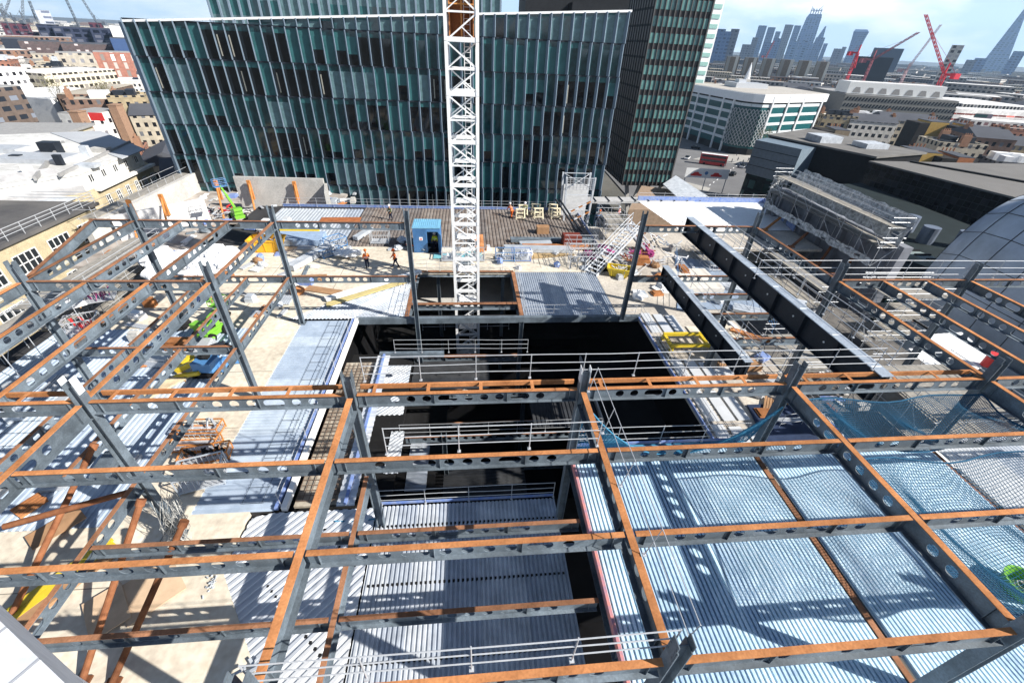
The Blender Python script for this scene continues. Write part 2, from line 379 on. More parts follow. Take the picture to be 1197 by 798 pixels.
# raking tubes bottom left
for i, (a, b) in enumerate([((110, 520), (10, 725)), ((165, 585), (95, 798)), ((215, 610), (130, 800))]):
    za, zb = (4.2, .1)
    P, Q = at(a[0], a[1], za), at(b[0], b[1], zb)
    o = thing('raking_prop', ['leftmost', 'middle', 'rightmost'][i]+' of three rusty tube props sloping at lower left', 'steel prop', tuple(Q), 0, 'rusty raking props')
    d = P-Q
    MB().tube((0, 0, 0), d, .11, 12).part('tube', BRUST, o)
    MB().box(-.22, .22, -.22, .22, -.08, 0).part('foot_plate', BRUST, o)
    MB().tube(d*.97, d*1.01, .15, 12).part('collar', BRUST, o)
for i, (a, b, za, zb) in enumerate([((5, 615), (150, 575), 2.5, 2.9)]):
    MB().tube(at(*a, za), at(*b, zb), .12, 12).thing('brace_tube', BRUST, 'rusty tube brace lying nearly level at the left edge', 'steel brace')
# ------------------------------------------------------------------ decks and slabs
def R4(x0, x1, y0, y1): return [(x0, y0), (x1, y0), (x1, y1), (x0, y1)]
def tint(m):
    k = m.name+'_worn'
    if k in D.materials: return D.materials[k]
    c = m.copy(); c.name = k
    for n in c.node_tree.nodes:
        if n.type == 'VALTORGB':
            for e in n.color_ramp.elements: e.color = (e.color[0]*.8, e.color[1]*.83, e.color[2]*.88, 1)
    return c
def deck(poly, ang, z, label, m=GALV, per=.19, h=.06, name='metal_deck', extra=None, fr=(.46, .12), seam=True):
    o = thing(name, label, 'metal deck', (sum(p[0] for p in poly)/len(poly), sum(p[1] for p in poly)/len(poly), z-h), 0, 'corrugated metal floor decks')
    cm = corrugated(MB(), poly, ang, z, per, h, fr)
    RS = random.Random(int(poly[0][0]*31+poly[0][1]*7)); tn = {}
    for i in range(len(cm.f)):
        k = i//(4*5); tn.setdefault(k, RS.random() < .35); cm.m[i] = 2 if tn[k] else 0
    if seam:   # dark row of close-out holes where two sheets lap
        for q in seam if isinstance(seam, list) else []:
            s_ = cm; (xa, ya), (xb, yb) = q; n = int(hypot(xb-xa, yb-ya)/per)
            for i in range(n):
                t = (i+.2)/n; s_.box(xa+(xb-xa)*t-.045, xa+(xb-xa)*t+.045, ya+(yb-ya)*t-.05, ya+(yb-ya)*t+.05, z-h*.9, z+.006, 1)
    cm.wpart('sheeting', [m, BLK, tint(m)], o)
    return o
H2 = pi/2
GALVL = mat('blue_grey_sheet', (.5, .57, .65), .45, .1, var=.12, vs=.9, dirt=(.36, .43, .52))
SEAMA = [((4.3, 9.1), (12.1, 9.1)), ((4.3, 6.2), (12.1, 6.2))]
deck(R4(4.2, 12.22, .5, 12.25), H2, 4.0, 'bright ribbed metal deck in the big bay right of the pit', m=GALVC, per=.152, h=.14, fr=(.58, .05))
deck(R4(12.62, 20.7, .5, 12.1), H2, 4.0, 'ribbed metal deck right of the narrow rusty slot', m=GALVC, per=.152, h=.14, fr=(.58, .05))
deck(R4(21.05, 31, 1, 12.1), H2, 4.0, 'very bright ribbed metal deck at the right edge', m=GALVB, h=.08)
deck(R4(-4.55, 3.95, .2, 12.55), H2, -.02, 'dull ribbed metal deck at the bottom centre, below the pit rail', m=GALVD, seam=[((-4.4, 11.5), (3.9, 11.5)), ((-4.4, 8.9), (3.9, 8.9)), ((-4.4, 6.2), (3.9, 6.2)), ((-4.4, 3.4), (3.9, 3.4))])
deck([(-10.4, 9.9), (-6.8, 5.0), (-5.2, 2.2), (-4.62, 2.2), (-4.62, 12.5), (-9.3, 12.5), (-10.2, 12.3)], radians(47), -.02, 'white metal deck with diagonal ribs left of the bottom centre deck', m=GALVB, per=.3, seam=[((-8.4, 9.2), (-5.0, 6.0)), ((-7.2, 12.0), (-4.9, 9.6))])
deck(R4(-13.0, -9.35, 12.6, 29.2), 0, -.02, 'bluish ribbed metal deck strip between the pale slab and the pit', m=GALVL, per=.24)
deck([(-14.2, 29.4), (-5.15, 29.4), (-5.15, 35.8), (-7.6, 35.6)], radians(52), .02, 'triangular grey open mesh deck left of the crane opening', m=GALVD, per=.22)
deck(R4(4.3, 12.15, 29.5, 37.6), H2, .02, 'square ribbed grey deck right of the crane opening', m=GALV, per=.2)
deck(R4(-23.5, -13.4, 43.6, 55.6), H2, .02, 'bluish metal deck at the back left below the glass facade', m=GALV, per=.4)
deck(R4(-13.3, 14.0, 43.6, 56.2), H2, .02, 'brown grey ribbed terrace deck at the foot of the glass facade', m=mat('dirty_terrace_sheet', (.2, .18, .165), .8, var=.3, vs=.8, dirt=(.12, .09, .075)), per=.4)
deck(R4(-29.5, -16.4, 12.2, 28.2), H2, .02, 'bluish ribbed metal deck at the left edge under the steel frame', m=GALVL, per=.3)
deck(R4(-6.55, -5.7, 12.7, 24.5), 0, .0, 'narrow white deck strip with blue edge along the left of the pit', m=GALVB, per=.4)
# smooth pale slabs (setting)
sl = MB()
sl.box(-31, -16.4, -3, 12.2, -.3, 0).box(-16.4, -13.0, -3, 29.2, -.3, 0).box(-13.0, -10.4, -3, 12.6, -.3, 0)
sl.prism([(-10.4, -3), (-4.62, -3), (-4.62, 2.2), (-5.2, 2.2), (-6.8, 5.0), (-10.4, 9.9)], -.3, 0)
sl.box(-26.5, -16.4, 28.2, 43.6, -.3, 0).box(-16.4, -14.2, 29.2, 43.6, -.3, 0)
sl.prism([(-14.2, 29.4), (-7.6, 35.6), (-5.15, 35.8), (-5.15, 43.6), (-14.2, 43.6)], -.3, 0)
sl.box(-5.15, 4.2, 37.7, 43.6, -.3, 0).box(4.2, 14, 37.7, 43.6, -.3, 0)
structure(sl, 'pale_floor_slab', CREAM)
jb = MB()
for (x0, y0, x1, y1) in ((-16.4, 5, -10.8, 5), (-22, 9.5, -13, 9.5), (-16.3, 14, -16.3, 28), (-13.1, 18, -16.3, 18), (-13.1, 23, -16.3, 23), (-24, 33, -9.5, 33), (-24, 38.5, -5.5, 38.5), (-18, 29, -18, 43), (-12, 34, -12, 43), (-5, 40.5, 13.5, 40.5), (0, 38.5, 0, 43.4), (7, 38.5, 7, 43.4), (-13.6, -2, -13.6, 12)):
    jb.bar((x0, y0, .004), (x1, y1, .004), .035, .006)
structure(jb, 'slab_joint', mat('joint_filler', (.2, .18, .15), .9))
s2 = MB().box(13.85, 22, 12.6, 29.2, -.3, 0).box(12.2, 24, 29.2, 43.6, -.3, 0).box(14, 41, 43.6, 50, -.3, -.02)
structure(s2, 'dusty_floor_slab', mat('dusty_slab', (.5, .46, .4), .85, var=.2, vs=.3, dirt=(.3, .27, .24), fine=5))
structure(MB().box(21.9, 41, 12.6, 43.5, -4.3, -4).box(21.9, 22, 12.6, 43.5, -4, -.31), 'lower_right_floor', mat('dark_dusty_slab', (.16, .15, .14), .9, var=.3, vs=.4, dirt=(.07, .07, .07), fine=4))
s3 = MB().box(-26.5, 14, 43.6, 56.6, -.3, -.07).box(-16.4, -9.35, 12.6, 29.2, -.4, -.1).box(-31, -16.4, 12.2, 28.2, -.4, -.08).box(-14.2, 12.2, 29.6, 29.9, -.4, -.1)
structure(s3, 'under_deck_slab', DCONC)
# pit
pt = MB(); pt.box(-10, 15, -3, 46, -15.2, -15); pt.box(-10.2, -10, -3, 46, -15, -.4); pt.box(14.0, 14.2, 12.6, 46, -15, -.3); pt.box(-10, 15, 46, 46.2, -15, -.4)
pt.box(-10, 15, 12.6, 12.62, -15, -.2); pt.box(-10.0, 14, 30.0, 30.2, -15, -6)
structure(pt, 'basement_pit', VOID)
# lower floors seen inside the pit
lf = MB()
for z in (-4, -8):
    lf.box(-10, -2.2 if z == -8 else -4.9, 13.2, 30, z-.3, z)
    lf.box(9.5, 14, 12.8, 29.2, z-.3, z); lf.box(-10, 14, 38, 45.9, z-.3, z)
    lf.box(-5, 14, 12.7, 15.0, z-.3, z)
structure(lf, 'lower_floor', mat('pit_shade_concrete', (.014, .014, .015), .95, var=.4, vs=.5))  # shade on the lower floors is painted in as a near-black tone
structure(MB().box(-9.9, 13.9, 38.2, 45.8, -3.99, -3.9).box(-4.8, 4, 42, 45.8, -7.99, -7.9), 'lower_slab', CONC)
for i, (y, z, x0, x1) in enumerate(((24.9, -4, -2, 9.4), (20.5, -4, -4.8, 13), (25.6, -8, -4.5, 9.0), (21.0, -8, -3, 9.0), (17.0, -8, -3, 9.0))):
    beam((x0, y, z), (x1, y, z), ['farther steel beam one storey down crossing the pit', 'nearer steel beam one storey down crossing the pit', 'farthest steel beam two storeys down in the pit', 'middle steel beam two storeys down in the pit', 'nearest steel beam two storeys down in the pit'][i], seed=90+i, group='beams down inside the pit')
for i, (x, y) in enumerate(((-3.2, 38.3), (3.2, 38.3), (4.05, 24.9), (9.4, 24.9), (9.4, 20.5), (-2, 20.5))):
    column(x, y, -14.9, -.45 if y > 30 else -3.95, 'grey column down inside the pit, '+['back left of the crane opening', 'back right of the crane opening', 'under the far beam at its middle', 'under the far beam at its right', 'under the near beam at its right', 'under the near beam at its left'][i])
deck(R4(-9.0, -5.0, 26.0, 28.3), radians(45), -3.9, 'grey mesh floor one storey down behind the left pit column', m=GALVD, per=.25)
deck(R4(-8.2, -5.0, 22.6, 24.6), radians(45), -3.9, 'second grey mesh strip one storey down in the left of the pit', m=GALVD, per=.25)
deck(R4(-5.6, -4.7, 17.5, 21.0), radians(45), -3.9, 'nearest grey mesh strip one storey down in the left of the pit', m=GALVD, per=.25)
deck(R4(-4.9, -3.4, 19, 23.5), 0, -7.9, 'pale decking two storeys down inside the pit, by its left column', m=GALV, per=.35)
# pit and deck edges: kerb strips with blue toe boards
def strip(p, q, w, h, z, m, name, label, cat, group=None):
    return MB().bar((p[0], p[1], z+h/2), (q[0], q[1], z+h/2), w, h).thing(name, m, label, cat, group)
strip((-9.2, 12.6), (-9.2, 29.2), .16, .18, 0, BLUE, 'toe_board', 'long blue toe board along the left edge of the pit', 'toe board', 'blue toe boards')
strip((-8.85, 12.6), (-8.9, 29.2), .26, .3, -.1, WHITE, 'edge_channel', 'long white edge channel beside the left blue toe board', 'edge channel')
strip((-6.1, 12.7), (-6.1, 24.5), .14, .14, 0.02, BLUE, 'toe_board', 'blue toe board on the narrow white strip in the pit', 'toe board', 'blue toe boards')
strip((-4.4, 12.65), (3.9, 12.65), .05, .15, 0, BLUE, 'toe_board', 'blue toe board behind the bottom centre deck', 'toe board', 'blue toe boards')
strip((13.8, 12.7), (13.8, 29.2), .08, .2, -.02, BLUE, 'toe_board', 'blue toe board down the right edge of the pit', 'toe board', 'blue toe boards')
strip((4.3, 12.35), (12.1, 12.35), .05, .15, 3.95, BLUE, 'toe_board', 'blue toe board on the far edge of the raised deck', 'toe board', 'blue toe boards')
strip((4.3, 29.35), (13.7, 29.35), .06, .15, 0, BLUE, 'toe_board', 'blue toe board on the pit side of the square ribbed deck', 'toe board', 'blue toe boards')
strip((-8.6, 29.3), (-4.9, 29.3), .06, .15, 0.02, BLUE, 'toe_board', 'blue toe board in front of the triangular mesh deck', 'toe board', 'blue toe boards')
strip((-23.5, 56.35), (14.2, 56.35), .08, .32, 0, BLUE, 'toe_board', 'long blue toe board under the rail at the glass facade', 'toe board', 'blue toe boards')
strip((14.15, 43.8), (14.15, 56.2), .08, .3, 0, BLUE, 'toe_board', 'blue toe board on the right side of the back terrace', 'toe board', 'blue toe boards')
strip((4.12, .5), (4.12, 12.3), .1, .3, 3.95, mat('faded_red_edge', (.55, .2, .14), .8, var=.3, vs=4, dirt=(.3, .2, .3)), 'edge_strip', 'faded red edge strip along the left side of the raised deck', 'edge strip')
# pit head beams
for a, b, lb in (((-5.3, 37.75), (4.2, 37.75), 'rusty edge beam at the back of the crane opening'), ((-5.15, 29.3), (-5.15, 37.7), 'rusty edge beam at the left of the crane opening'),
                 ((4.1, 29.5), (4.1, 37.7), 'rusty edge beam at the right of the crane opening'), ((-5.0, 31.6), (4.0, 31.6), 'rusty beam crossing the crane opening in front of the mast')):
    beam((a[0], a[1], .03), (b[0], b[1], .03), lb, dep=.5, fw_=.35, seed=3, gap=.05, group='crane opening edge beams')
for i, (z, y) in enumerate(((-4, 29.6), (-8, 29.9))):
    beam((-5, y, z), (4, y, z), ['rusty beam one storey down below the crane opening', 'rusty beam two storeys down below the crane opening'][i], dep=.5, fw_=.35, seed=4, gap=.05, group='crane opening edge beams')
MB().bar((-9.0, 29.15, -.05), (14, 29.15, -.05), .34, .5).thing('trimmer_beam', STEEL, 'long plain grey trimmer beam along the far edge of the pit', 'steel beam')
MB().bar((-6.5, 24.9, -.25), (-2.0, 24.9, -.25), .3, .4).thing('trimmer_beam', STEEL, 'short plain grey beam inside the left of the pit', 'steel beam')
MB().box(9.38, 9.49, 12.8, 29.1, -4.3, -3.85).thing('slab_edge_form', CONC, 'pale slab edge one storey down along the right inside of the pit', 'edge form')
MB().box(-4.6, 4.0, 38.05, 38.16, -4.3, -3.85).thing('slab_edge_form', CONC, 'pale slab edge one storey down behind the crane mast', 'edge form')
DPIT = mat('pit_shade_deck', (.04, .042, .046), .8, var=.4, vs=.8)  # dark deck colour stands in for shade inside the pit
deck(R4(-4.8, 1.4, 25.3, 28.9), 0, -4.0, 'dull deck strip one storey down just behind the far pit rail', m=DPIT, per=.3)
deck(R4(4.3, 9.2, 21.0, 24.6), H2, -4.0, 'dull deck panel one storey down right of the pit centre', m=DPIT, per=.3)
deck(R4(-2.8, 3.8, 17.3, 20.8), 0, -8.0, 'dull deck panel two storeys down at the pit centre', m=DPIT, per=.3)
# rebar mats
def rebar(x0, x1, y0, y1, z, sp, label, m=BRUST, r=.012):
    b = MB(); x = x0
    while x <= x1: b.bar((x, y0, z), (x, y1, z), r*2); x += sp
    y = y0
    while y <= y1: b.bar((x0, y, z+r*2), (x1, y, z+r*2), r*2); y += sp
    return b.thing('rebar_mat', m, label, 'reinforcement mat', 'reinforcement mats')
s4 = MB().box(-8.65, -6.6, 13.0, 24.2, -.5, -.35); structure(s4, 'formwork_floor', mat('stained_formwork', (.42, .38, .31), .85, var=.3, vs=1.1, dirt=(.13, .1, .08)))
rebar(-8.6, -6.7, 13.2, 24.0, -.25, .3, 'rusty rebar mat in the narrow strip left of the pit', m=mat('brown_grey_bar', (.17, .12, .09), .8, var=.3), r=.014)
rebar(-10.9, -9.9, 13, 29, .05, .9, 'thin rebar lines along the right side of the bluish deck strip', m=DSTEEL, r=.007)
rebar(13.9, 15.9, 13.2, 26, .05, .45, 'thin rebar grid on the walkway right of the pit', m=DSTEEL, r=.01)
rebar(-26, -21, 13.5, 22, .12, .9, 'rebar grid on the deck at the left edge', m=DSTEEL, r=.008)
for i, x in enumerate((14.2, 15.2, 16.15)):
    for j, y in enumerate((14.0, 17.2, 20.4, 26.8)):
        MB().box(x, x+.75, y, y+2.9-.2*i, .02, .09).thing('walkway_board', GALVB, f'white {["left", "middle", "right"][i]} board of the {["nearest", "second", "third", "farthest"][j]} set on the walkway right of the pit', 'board', 'boards on the walkway right of the pit')
# ------------------------------------------------------------------ edge rails
def rail(pts, label, h=1.1, rails=(1.1, .72, .36), sp=2.05, lean=(0, 0), r=.016, name='edge_guardrail', m=RAILM, group='edge protection guardrails'):
    p0 = Vector(pts[0]); o = thing(name, label, 'guardrail', tuple(p0), 0, group)
    L = Vector((lean[0], lean[1], 0))
    for a, b in zip(pts, pts[1:]):
        a = Vector(a); b = Vector(b); n = max(1, round((b-a).length/sp))
        for i in range(n+1):
            po = MB(); q = a+(b-a)*i/n; k = q+L+Vector((0, 0, h+.02)); po.tube(q, k, r*1.1, 6); po.box(q.x-.05, q.x+.05, q.y-.05, q.y+.05, q.z, q.z+.03); po.wpart('post', m, o)
    for z in rails:
        ra = MB()
        for a, b in zip(pts, pts[1:]):
            f = L*(z/h); A = Vector(a)+f+Vector((0, 0, z)); B = Vector(b)+f+Vector((0, 0, z))
            n = max(1, int((B-A).length/2.1)); prev = A
            for i in range(1, n+1):
                q = A+(B-A)*i/n
                if i < n: q = q+Vector((random.uniform(-.015, .015), random.uniform(-.015, .015), random.uniform(-.03, .015)))
                ra.tube(prev, q, r, 6); prev = q
        ra.wpart('rail', m, o)
    return o
rail([(-3.9, 12.25, 8.02), (16.3, 12.25, 8.02)], 'guardrail above the mid photo beam row, spanning the pit')
rail([(-2.6, 8.85, 8.02), (3.9, 8.85, 8.02)], 'guardrail on the cross beam just below mid photo, left of the column')
rail([(4.3, 12.3, 4.0), (12.2, 12.3, 4.0)], 'guardrail on the far edge of the raised deck in the blue net bay')
rail([(-4.4, 12.6, .0), (3.9, 12.6, .0)], 'guardrail behind the dull deck at bottom centre')
rail([(-4.2, 3.25, 8.02), (4.0, 3.25, 8.02)], 'guardrail on the bottommost beam at bottom centre')
rail([(4.22, 11.4, 8.02), (4.22, 3.3, 8.02)], 'guardrail running toward the camera on the beam right of the pit', rails=(1.1, .6), lean=(.2, 0), r=.012)
rail([(15.9, 20.45, 8.02), (20.7, 20.45, 8.02)], 'guardrail left part on the second farthest row at right', rails=(1.1, .65, .25))
rail([(21.1, 20.45, 8.02), (33, 20.45, 8.02)], 'guardrail above the orange beam at the right edge', rails=(1.1, .65, .25))
rail([(17.2, 12.5, 8.05), (17.2, 26.5, 8.05)], 'guardrail running away beside the long plate girder')
rail([(15.6, 17.3, 4.6), (15.6, 28, 4.6)], 'guardrail beside the shorter plate girder')
rail([(-23.5, 56.2, .02), (14.1, 56.2, .02)], 'long guardrail at the foot of the glass facade')
rail([(14.1, 44, .02), (14.1, 56, .02)], 'guardrail on the right side of the back terrace')
rail([(-5.35, 29.4, .02), (-5.35, 37.8, .02), (4.3, 37.95, .02), (4.4, 29.6, .02)], 'guardrail round three sides of the crane opening', sp=1.2)
rail([(4.4, 29.4, .02), (13.6, 29.4, .02)], 'guardrail on the pit side of the square ribbed deck')
rail([(-8.7, 29.35, .02), (-5.0, 29.35, .02)], 'guardrail in front of the triangular mesh deck')
rail([(-9.05, 12.8, .1), (-9.05, 29.0, .1)], 'guardrail along the left edge of the pit', rails=(.9, .5), h=.9)
rail([(-5.4, 24.8, .0), (4, 24.6, .0)], 'guardrail crossing the pit behind the mid photo row')
rail([(-4.9, 20.5, -3.9), (9, 20.5, -3.9)], 'guardrail one storey down inside the pit')
rail([(-4.5, 33.5, -3.9), (3.5, 33.5, -3.9)], 'guardrail one storey down behind the crane mast')
rail([(13.9, 13, .05), (13.9, 29, .05)], 'guardrail down the right edge of the pit')
rail([(32, 13, -4), (32, 43, -4)], 'guardrail along the far right of the dusty slab')
rail([(23.8, 29.6, 0), (23.8, 43, 0)], 'guardrail on the drop behind the long girder')
for i, (x, y) in enumerate(((18.6, 13.2), (18.3, 16.5), (24.4, 18.0), (18.5, 24.0), (25.0, 24.5))):
    zz = .02 if x < 21 else -3.98
    rail([(x, y, zz), (x+3.2, y+.4, zz), (x+3.2, y+2.6, zz)], ['short guardrail nearest the long girder foot', 'corner guardrail on the right slab behind the netted bay', 'corner guardrail under the first right hand beams', 'corner guardrail beside the girder on the dusty slab', 'corner guardrail under the far right beams'][i])
# ------------------------------------------------------------------ nets
def net(P, nx, ny, sag, label, m, wv=0., cw=.02, curtain=False):
    """net hung between four corner points"""
    o = thing('safety_net', label, 'safety net', tuple(P[0]), 0, 'hanging safety nets')
    A, B, C_, D_ = [Vector(p) for p in P]
    def pos(u, v):
        q = A*(1-u)*(1-v)+B*u*(1-v)+C_*u*v+D_*(1-u)*v
        q.z -= sag*4*(u*(1-u))*((1-v) if curtain else (.35+.65*4*v*(1-v)))+wv*.5*sin(u*19+v*3)*sin(v*pi); q.y += wv*.3*sin(u*12+v*5)
        return q
    b = MB(); su = 22; sv = 10
    for i in range(nx+1):
        for j in range(sv): b.bar(pos(i/nx, j/sv), pos(i/nx, (j+1)/sv), cw, cw)
    for j in range(ny+1):
        for i in range(su): b.bar(pos(i/su, j/ny), pos((i+1)/su, j/ny), cw, cw)
    b.wpart('mesh', m, o)
    e = MB()
    for k in range(4):
        c = [(0, 0), (1, 0), (1, 1), (0, 1)]; (u0, v0), (u1, v1) = c[k], c[(k+1) % 4]
        for i in range(12): e.tube(pos(u0+(u1-u0)*i/12, v0+(v1-v0)*i/12), pos(u0+(u1-u0)*(i+1)/12, v0+(v1-v0)*(i+1)/12), .035, 5)
    e.wpart('border_rope', m, o)
    return o
net([(12.5, 8.9, 7.4), (20.7, 8.9, 7.4), (20.7, 11.4, 7.4), (12.5, 11.4, 7.4)], 110, 36, .8, 'dark blue safety net sagging under the right bay near mid height', NETD, wv=.45, cw=.013)
net([(12.5, 3.2, 7.4), (20.7, 3.2, 7.4), (20.7, 8.5, 7.4), (12.5, 8.5, 7.4)], 84, 56, 1.2, 'dark blue safety net under the large right hand bay', NETD, wv=.45, cw=.012)
net([(4.3, 11.3, 7.3), (12.2, 11.3, 7.0), (12.2, 12.1, 4.15), (4.3, 12.1, 4.15)], 64, 24, 2.75, 'light blue net hanging in an arc right of the pit column', NETB, cw=.016, curtain=True)
net([(-6.4, 11.9, 0.0), (-4.6, 11.9, .0), (-4.6, 12.5, -3), (-6.4, 12.5, -3)], 12, 12, .3, 'small blue net by the foot of the pit left column', NETB)
# ------------------------------------------------------------------ tower crane mast
cr = thing('tower_crane', 'tall white lattice mast of a tower crane rising through the pit opening', 'crane', (-.35, 34.3, -14.8))
def mastsec(z0, h, w=2.0):
    b = MB(); c = .12; X = w/2
    for sx in (-1, 1):
        for sy in (-1, 1): b.bar((sx*X, sy*X, z0), (sx*X, sy*X, z0+h-.02), c*1.7)
    lac = MB(); n = 2; s = h/n
    for i in range(n):
        za = z0+i*s; zb = za+s
        for k, (p, q) in enumerate((((-X, -X), (X, -X)), ((X, -X), (X, X)), ((X, X), (-X, X)), ((-X, X), (-X, -X)))):
            if (i+k) % 2: p, q = q, p
            lac.bar((*p, za), (*q, zb), .09); lac.bar((*p, za), (*q, za), .1); 
            lac.bar((*q, za), ((p[0]+q[0])/2, (p[1]+q[1])/2, (za+zb)/2), .06)
    fl = MB()
    for k, (p, q) in enumerate((((-X, -X), (X, -X)), ((X, -X), (X, X)), ((X, X), (-X, X)), ((-X, X), (-X, -X)))): fl.bar((*p, z0+.1), (*q, z0+.1), .14, .26)
    lad = MB()
    for sx in (-.2, .2): lad.bar((sx+.35, .35, z0), (sx+.35, .35, z0+h), .05)
    for i in range(10): lad.bar((.15, .35, z0+i*h/10), (.55, .35, z0+i*h/10), .03)
    lad.box(-.85, .85, -.1, .85, z0+h*.5, z0+h*.5+.04)
    return b, lac, fl, lad
k = 0; z = 0.
while z < 51:
    c_ = D.objects.new('mast_section', None); col.objects.link(c_); c_.parent = cr; c_['_l'] = [0, 0, 0]
    c_.location = (0, 0, z)
    if k == 0:
        SEC = [mb.mesh(nm, WHITE) for mb, nm in zip(mastsec(0, 3.0), ('leg', 'lacing', 'collar', 'ladder'))]
    for me in SEC:
        q = D.objects.new(me.name.split('.')[0], me); col.objects.link(q); q.parent = c_
    z += 3.0; k += 1
MB().box(-.8, .8, .88, .95, 33.0, 43).box(-.8, -.73, -.5, .9, 33, 43).box(.73, .8, -.5, .9, 33, 43).box(-.8, .8, -.5, .9, 33, 33.1).part('hoist_shaft', RUST, cr, 'rust coloured boxed shaft inside the upper mast')
hb = MB()
for i in range(6): hb.bar((-.8, -.52, 33.1+i*1.8), (.8, -.52, 33.1+i*1.8), .07)
hb.bar((0, -.52, 33.1), (0, -.52, 43), .08); hb.part('shaft_frame', mat('orange_brown_frame', (.55, .25, .08), .7), cr)
# ------------------------------------------------------------------ people
def skinmesh(name, joints, edges, m, sub=1):

    me = D.meshes.new(name); me.from_pydata([j[0] for j in joints], edges, [])
    o = D.objects.new(name, me); col.objects.link(o)
    md = o.modifiers.new('s', 'SKIN')
    for i, j in enumerate(joints):
        r = j[1]; me.skin_vertices[0].data[i].radius = (r if isinstance(r, tuple) else (r, r))
    me.skin_vertices[0].data[0].use_root = True
    o.modifiers.new('u', 'SUBSURF').levels = sub
    dg = bpy.context.evaluated_depsgraph_get(); dg.update()
    r = D.meshes.new_from_object(o.evaluated_get(dg)); D.objects.remove(o)
    r.name = name; r.materials.clear(); r.materials.append(m)
    for p in r.polygons: p.use_smooth = True
    return r
def person(px, py, z, face, label, jacket, trous, hat, pose='stand', xy=None):
    p = Vector(xy) if xy else at(px, py, z)
    o = thing('person', label, 'person', tuple(p), face)
    ph = .14 if pose == 'stand' else .30
    bend = {'stand': 0, 'walk': .05, 'bend': .55, 'crouch': .35}[pose]
    hip = .92 if pose != 'crouch' else .5
    H_ = Vector((0, 0, hip)); ch = H_+Vector((0, bend*.5, .38-bend*.12)); nk = H_+Vector((0, bend*.8, .56-bend*.3)); hd = nk+Vector((0, .03+bend*.1, .17))
    J = [(tuple(H_), (.15, .12)), (tuple(ch), (.17, .12)), (tuple(nk), .06), (tuple(hd), (.085, .10)), (tuple(hd+Vector((0, .01, .1))), (.075, .09))]
    E_ = [(0, 1), (1, 2), (2, 3), (3, 4)]
    legs = []; arms = []
    for s in (-1, 1):
        kn = Vector((s*.11, .10*ph*s*3 if pose != 'crouch' else .32, hip*.52)); an = Vector((s*.12, s*ph*.9 if pose != 'crouch' else .02, .09)); toe = an+Vector((0, .16, -.04))
        n = len(J); J += [((s*.09, 0, hip-.06), .095), (tuple(kn), .062), (tuple(an), .045), (tuple(toe), .04)]; E_ += [(0, n), (n, n+1), (n+1, n+2), (n+2, n+3)]
        legs.append((n, n+1, n+2))
        sh = nk+Vector((s*.19, 0, -.07)); el = sh+Vector((s*.09, .05+bend*.3, -.27)); wr = el+Vector((-s*.02, .16+.05*s, -.17)); ha = wr+Vector((0, .06, -.05))
        n = len(J); J += [(tuple(sh), .062), (tuple(el), .045), (tuple(wr), .033), (tuple(ha), (.045, .022))]; E_ += [(1, n), (n, n+1), (n+1, n+2), (n+2, n+3)]
        for f in range(4):
            m_ = len(J); J += [(tuple(ha+Vector((s*(-.03+.02*f), .05, -.02))), .009), (tuple(ha+Vector((s*(-.03+.02*f), .07, -.05))), .008)]; E_ += [(n+3, m_), (m_, m_+1)]
        m_ = len(J); J += [(tuple(ha+Vector((-s*.05, .01, -.01))), .010)]; E_ += [(n+3, m_)]
        arms.append((n, n+1, n+2))
    b = D.objects.new('body', skinmesh('body', J, E_, SKIN)); col.objects.link(b); b.parent = o
    # clothing
    def cloth(idx, ed, g, nm, m):
        jj = []
        for i in idx:
            r = J[i][1]; r = r if isinstance(r, tuple) else (r, r); jj.append((J[i][0], (r[0]+g, r[1]+g)))
        q = D.objects.new(nm, skinmesh(nm, jj, [(idx.index(a), idx.index(c)) for a, c in ed], m)); col.objects.link(q); q.parent = o
    a1, a2 = arms; cloth([0, 1, *a1, *a2], [(0, 1), (1, a1[0]), (a1[0], a1[1]), (a1[1], a1[2]), (1, a2[0]), (a2[0], a2[1]), (a2[1], a2[2])], .028, 'jacket', jacket)
    l1, l2 = legs; cloth([0, *l1, *l2], [(0, l1[0]), (l1[0], l1[1]), (l1[1], l1[2]), (0, l2[0]), (l2[0], l2[1]), (l2[1], l2[2])], .022, 'trousers', trous)
    for l in (l1, l2):
        a = Vector(J[l[2]][0]); MB().blob((a.x, a.y+.07, .06), (.06, .16, .06), mi=0, j=.02, n=8).part('boot', BLK, o)
    hh = Vector(J[4][0]); h = MB().blob((hh.x, hh.y+.01, hh.z+.04), (.14, .165, .12), j=.0, n=12); h.tube((hh.x, hh.y+.03, hh.z+.0), (hh.x, hh.y+.04, hh.z+.015), .17, 14); h.part('helmet', hat, o)
    e = MB(); f_ = Vector(J[3][0])
    e.blob((f_.x, f_.y+.115, f_.z), (.016, .026, .022), j=0); e.part('nose', SKIN, o)
    s_ = MB(); q = Vector(J[1][0]); s_.tube((0, q.y-.02, q.z-.17), (0, q.y-.02, q.z-.12), .205, 14); s_.part('reflective_band', WHITE, o)
    return o
person(430, 313, 0, .3, 'worker in orange jacket and dark trousers standing on open pale slab', ORG, NAVY, ORG, 'stand')
person(463, 312, 0, 2.0, 'worker in orange beside the far column left of the pit', ORG, NAVY, ORG, 'walk')
person(476, 292, 0, -1.2, 'worker in orange crouching left of the blue hut', ORG, NAVY, WHITE, 'crouch')
person(509, 291, 0, 3.0, 'worker in yellow vest at the doorway of the blue hut', HVY, NAVY, WHITE, 'stand')
person(457, 257, 0, 2.4, 'worker in dark clothes on the back deck behind the far column', mat('dark_vest', (.12, .13, .05), .8), NAVY, WHITE, 'stand')
person(598, 254, 0, .4, 'worker all in orange on the terrace beside the first cream trestle', ORG, ORG, WHITE, 'bend')
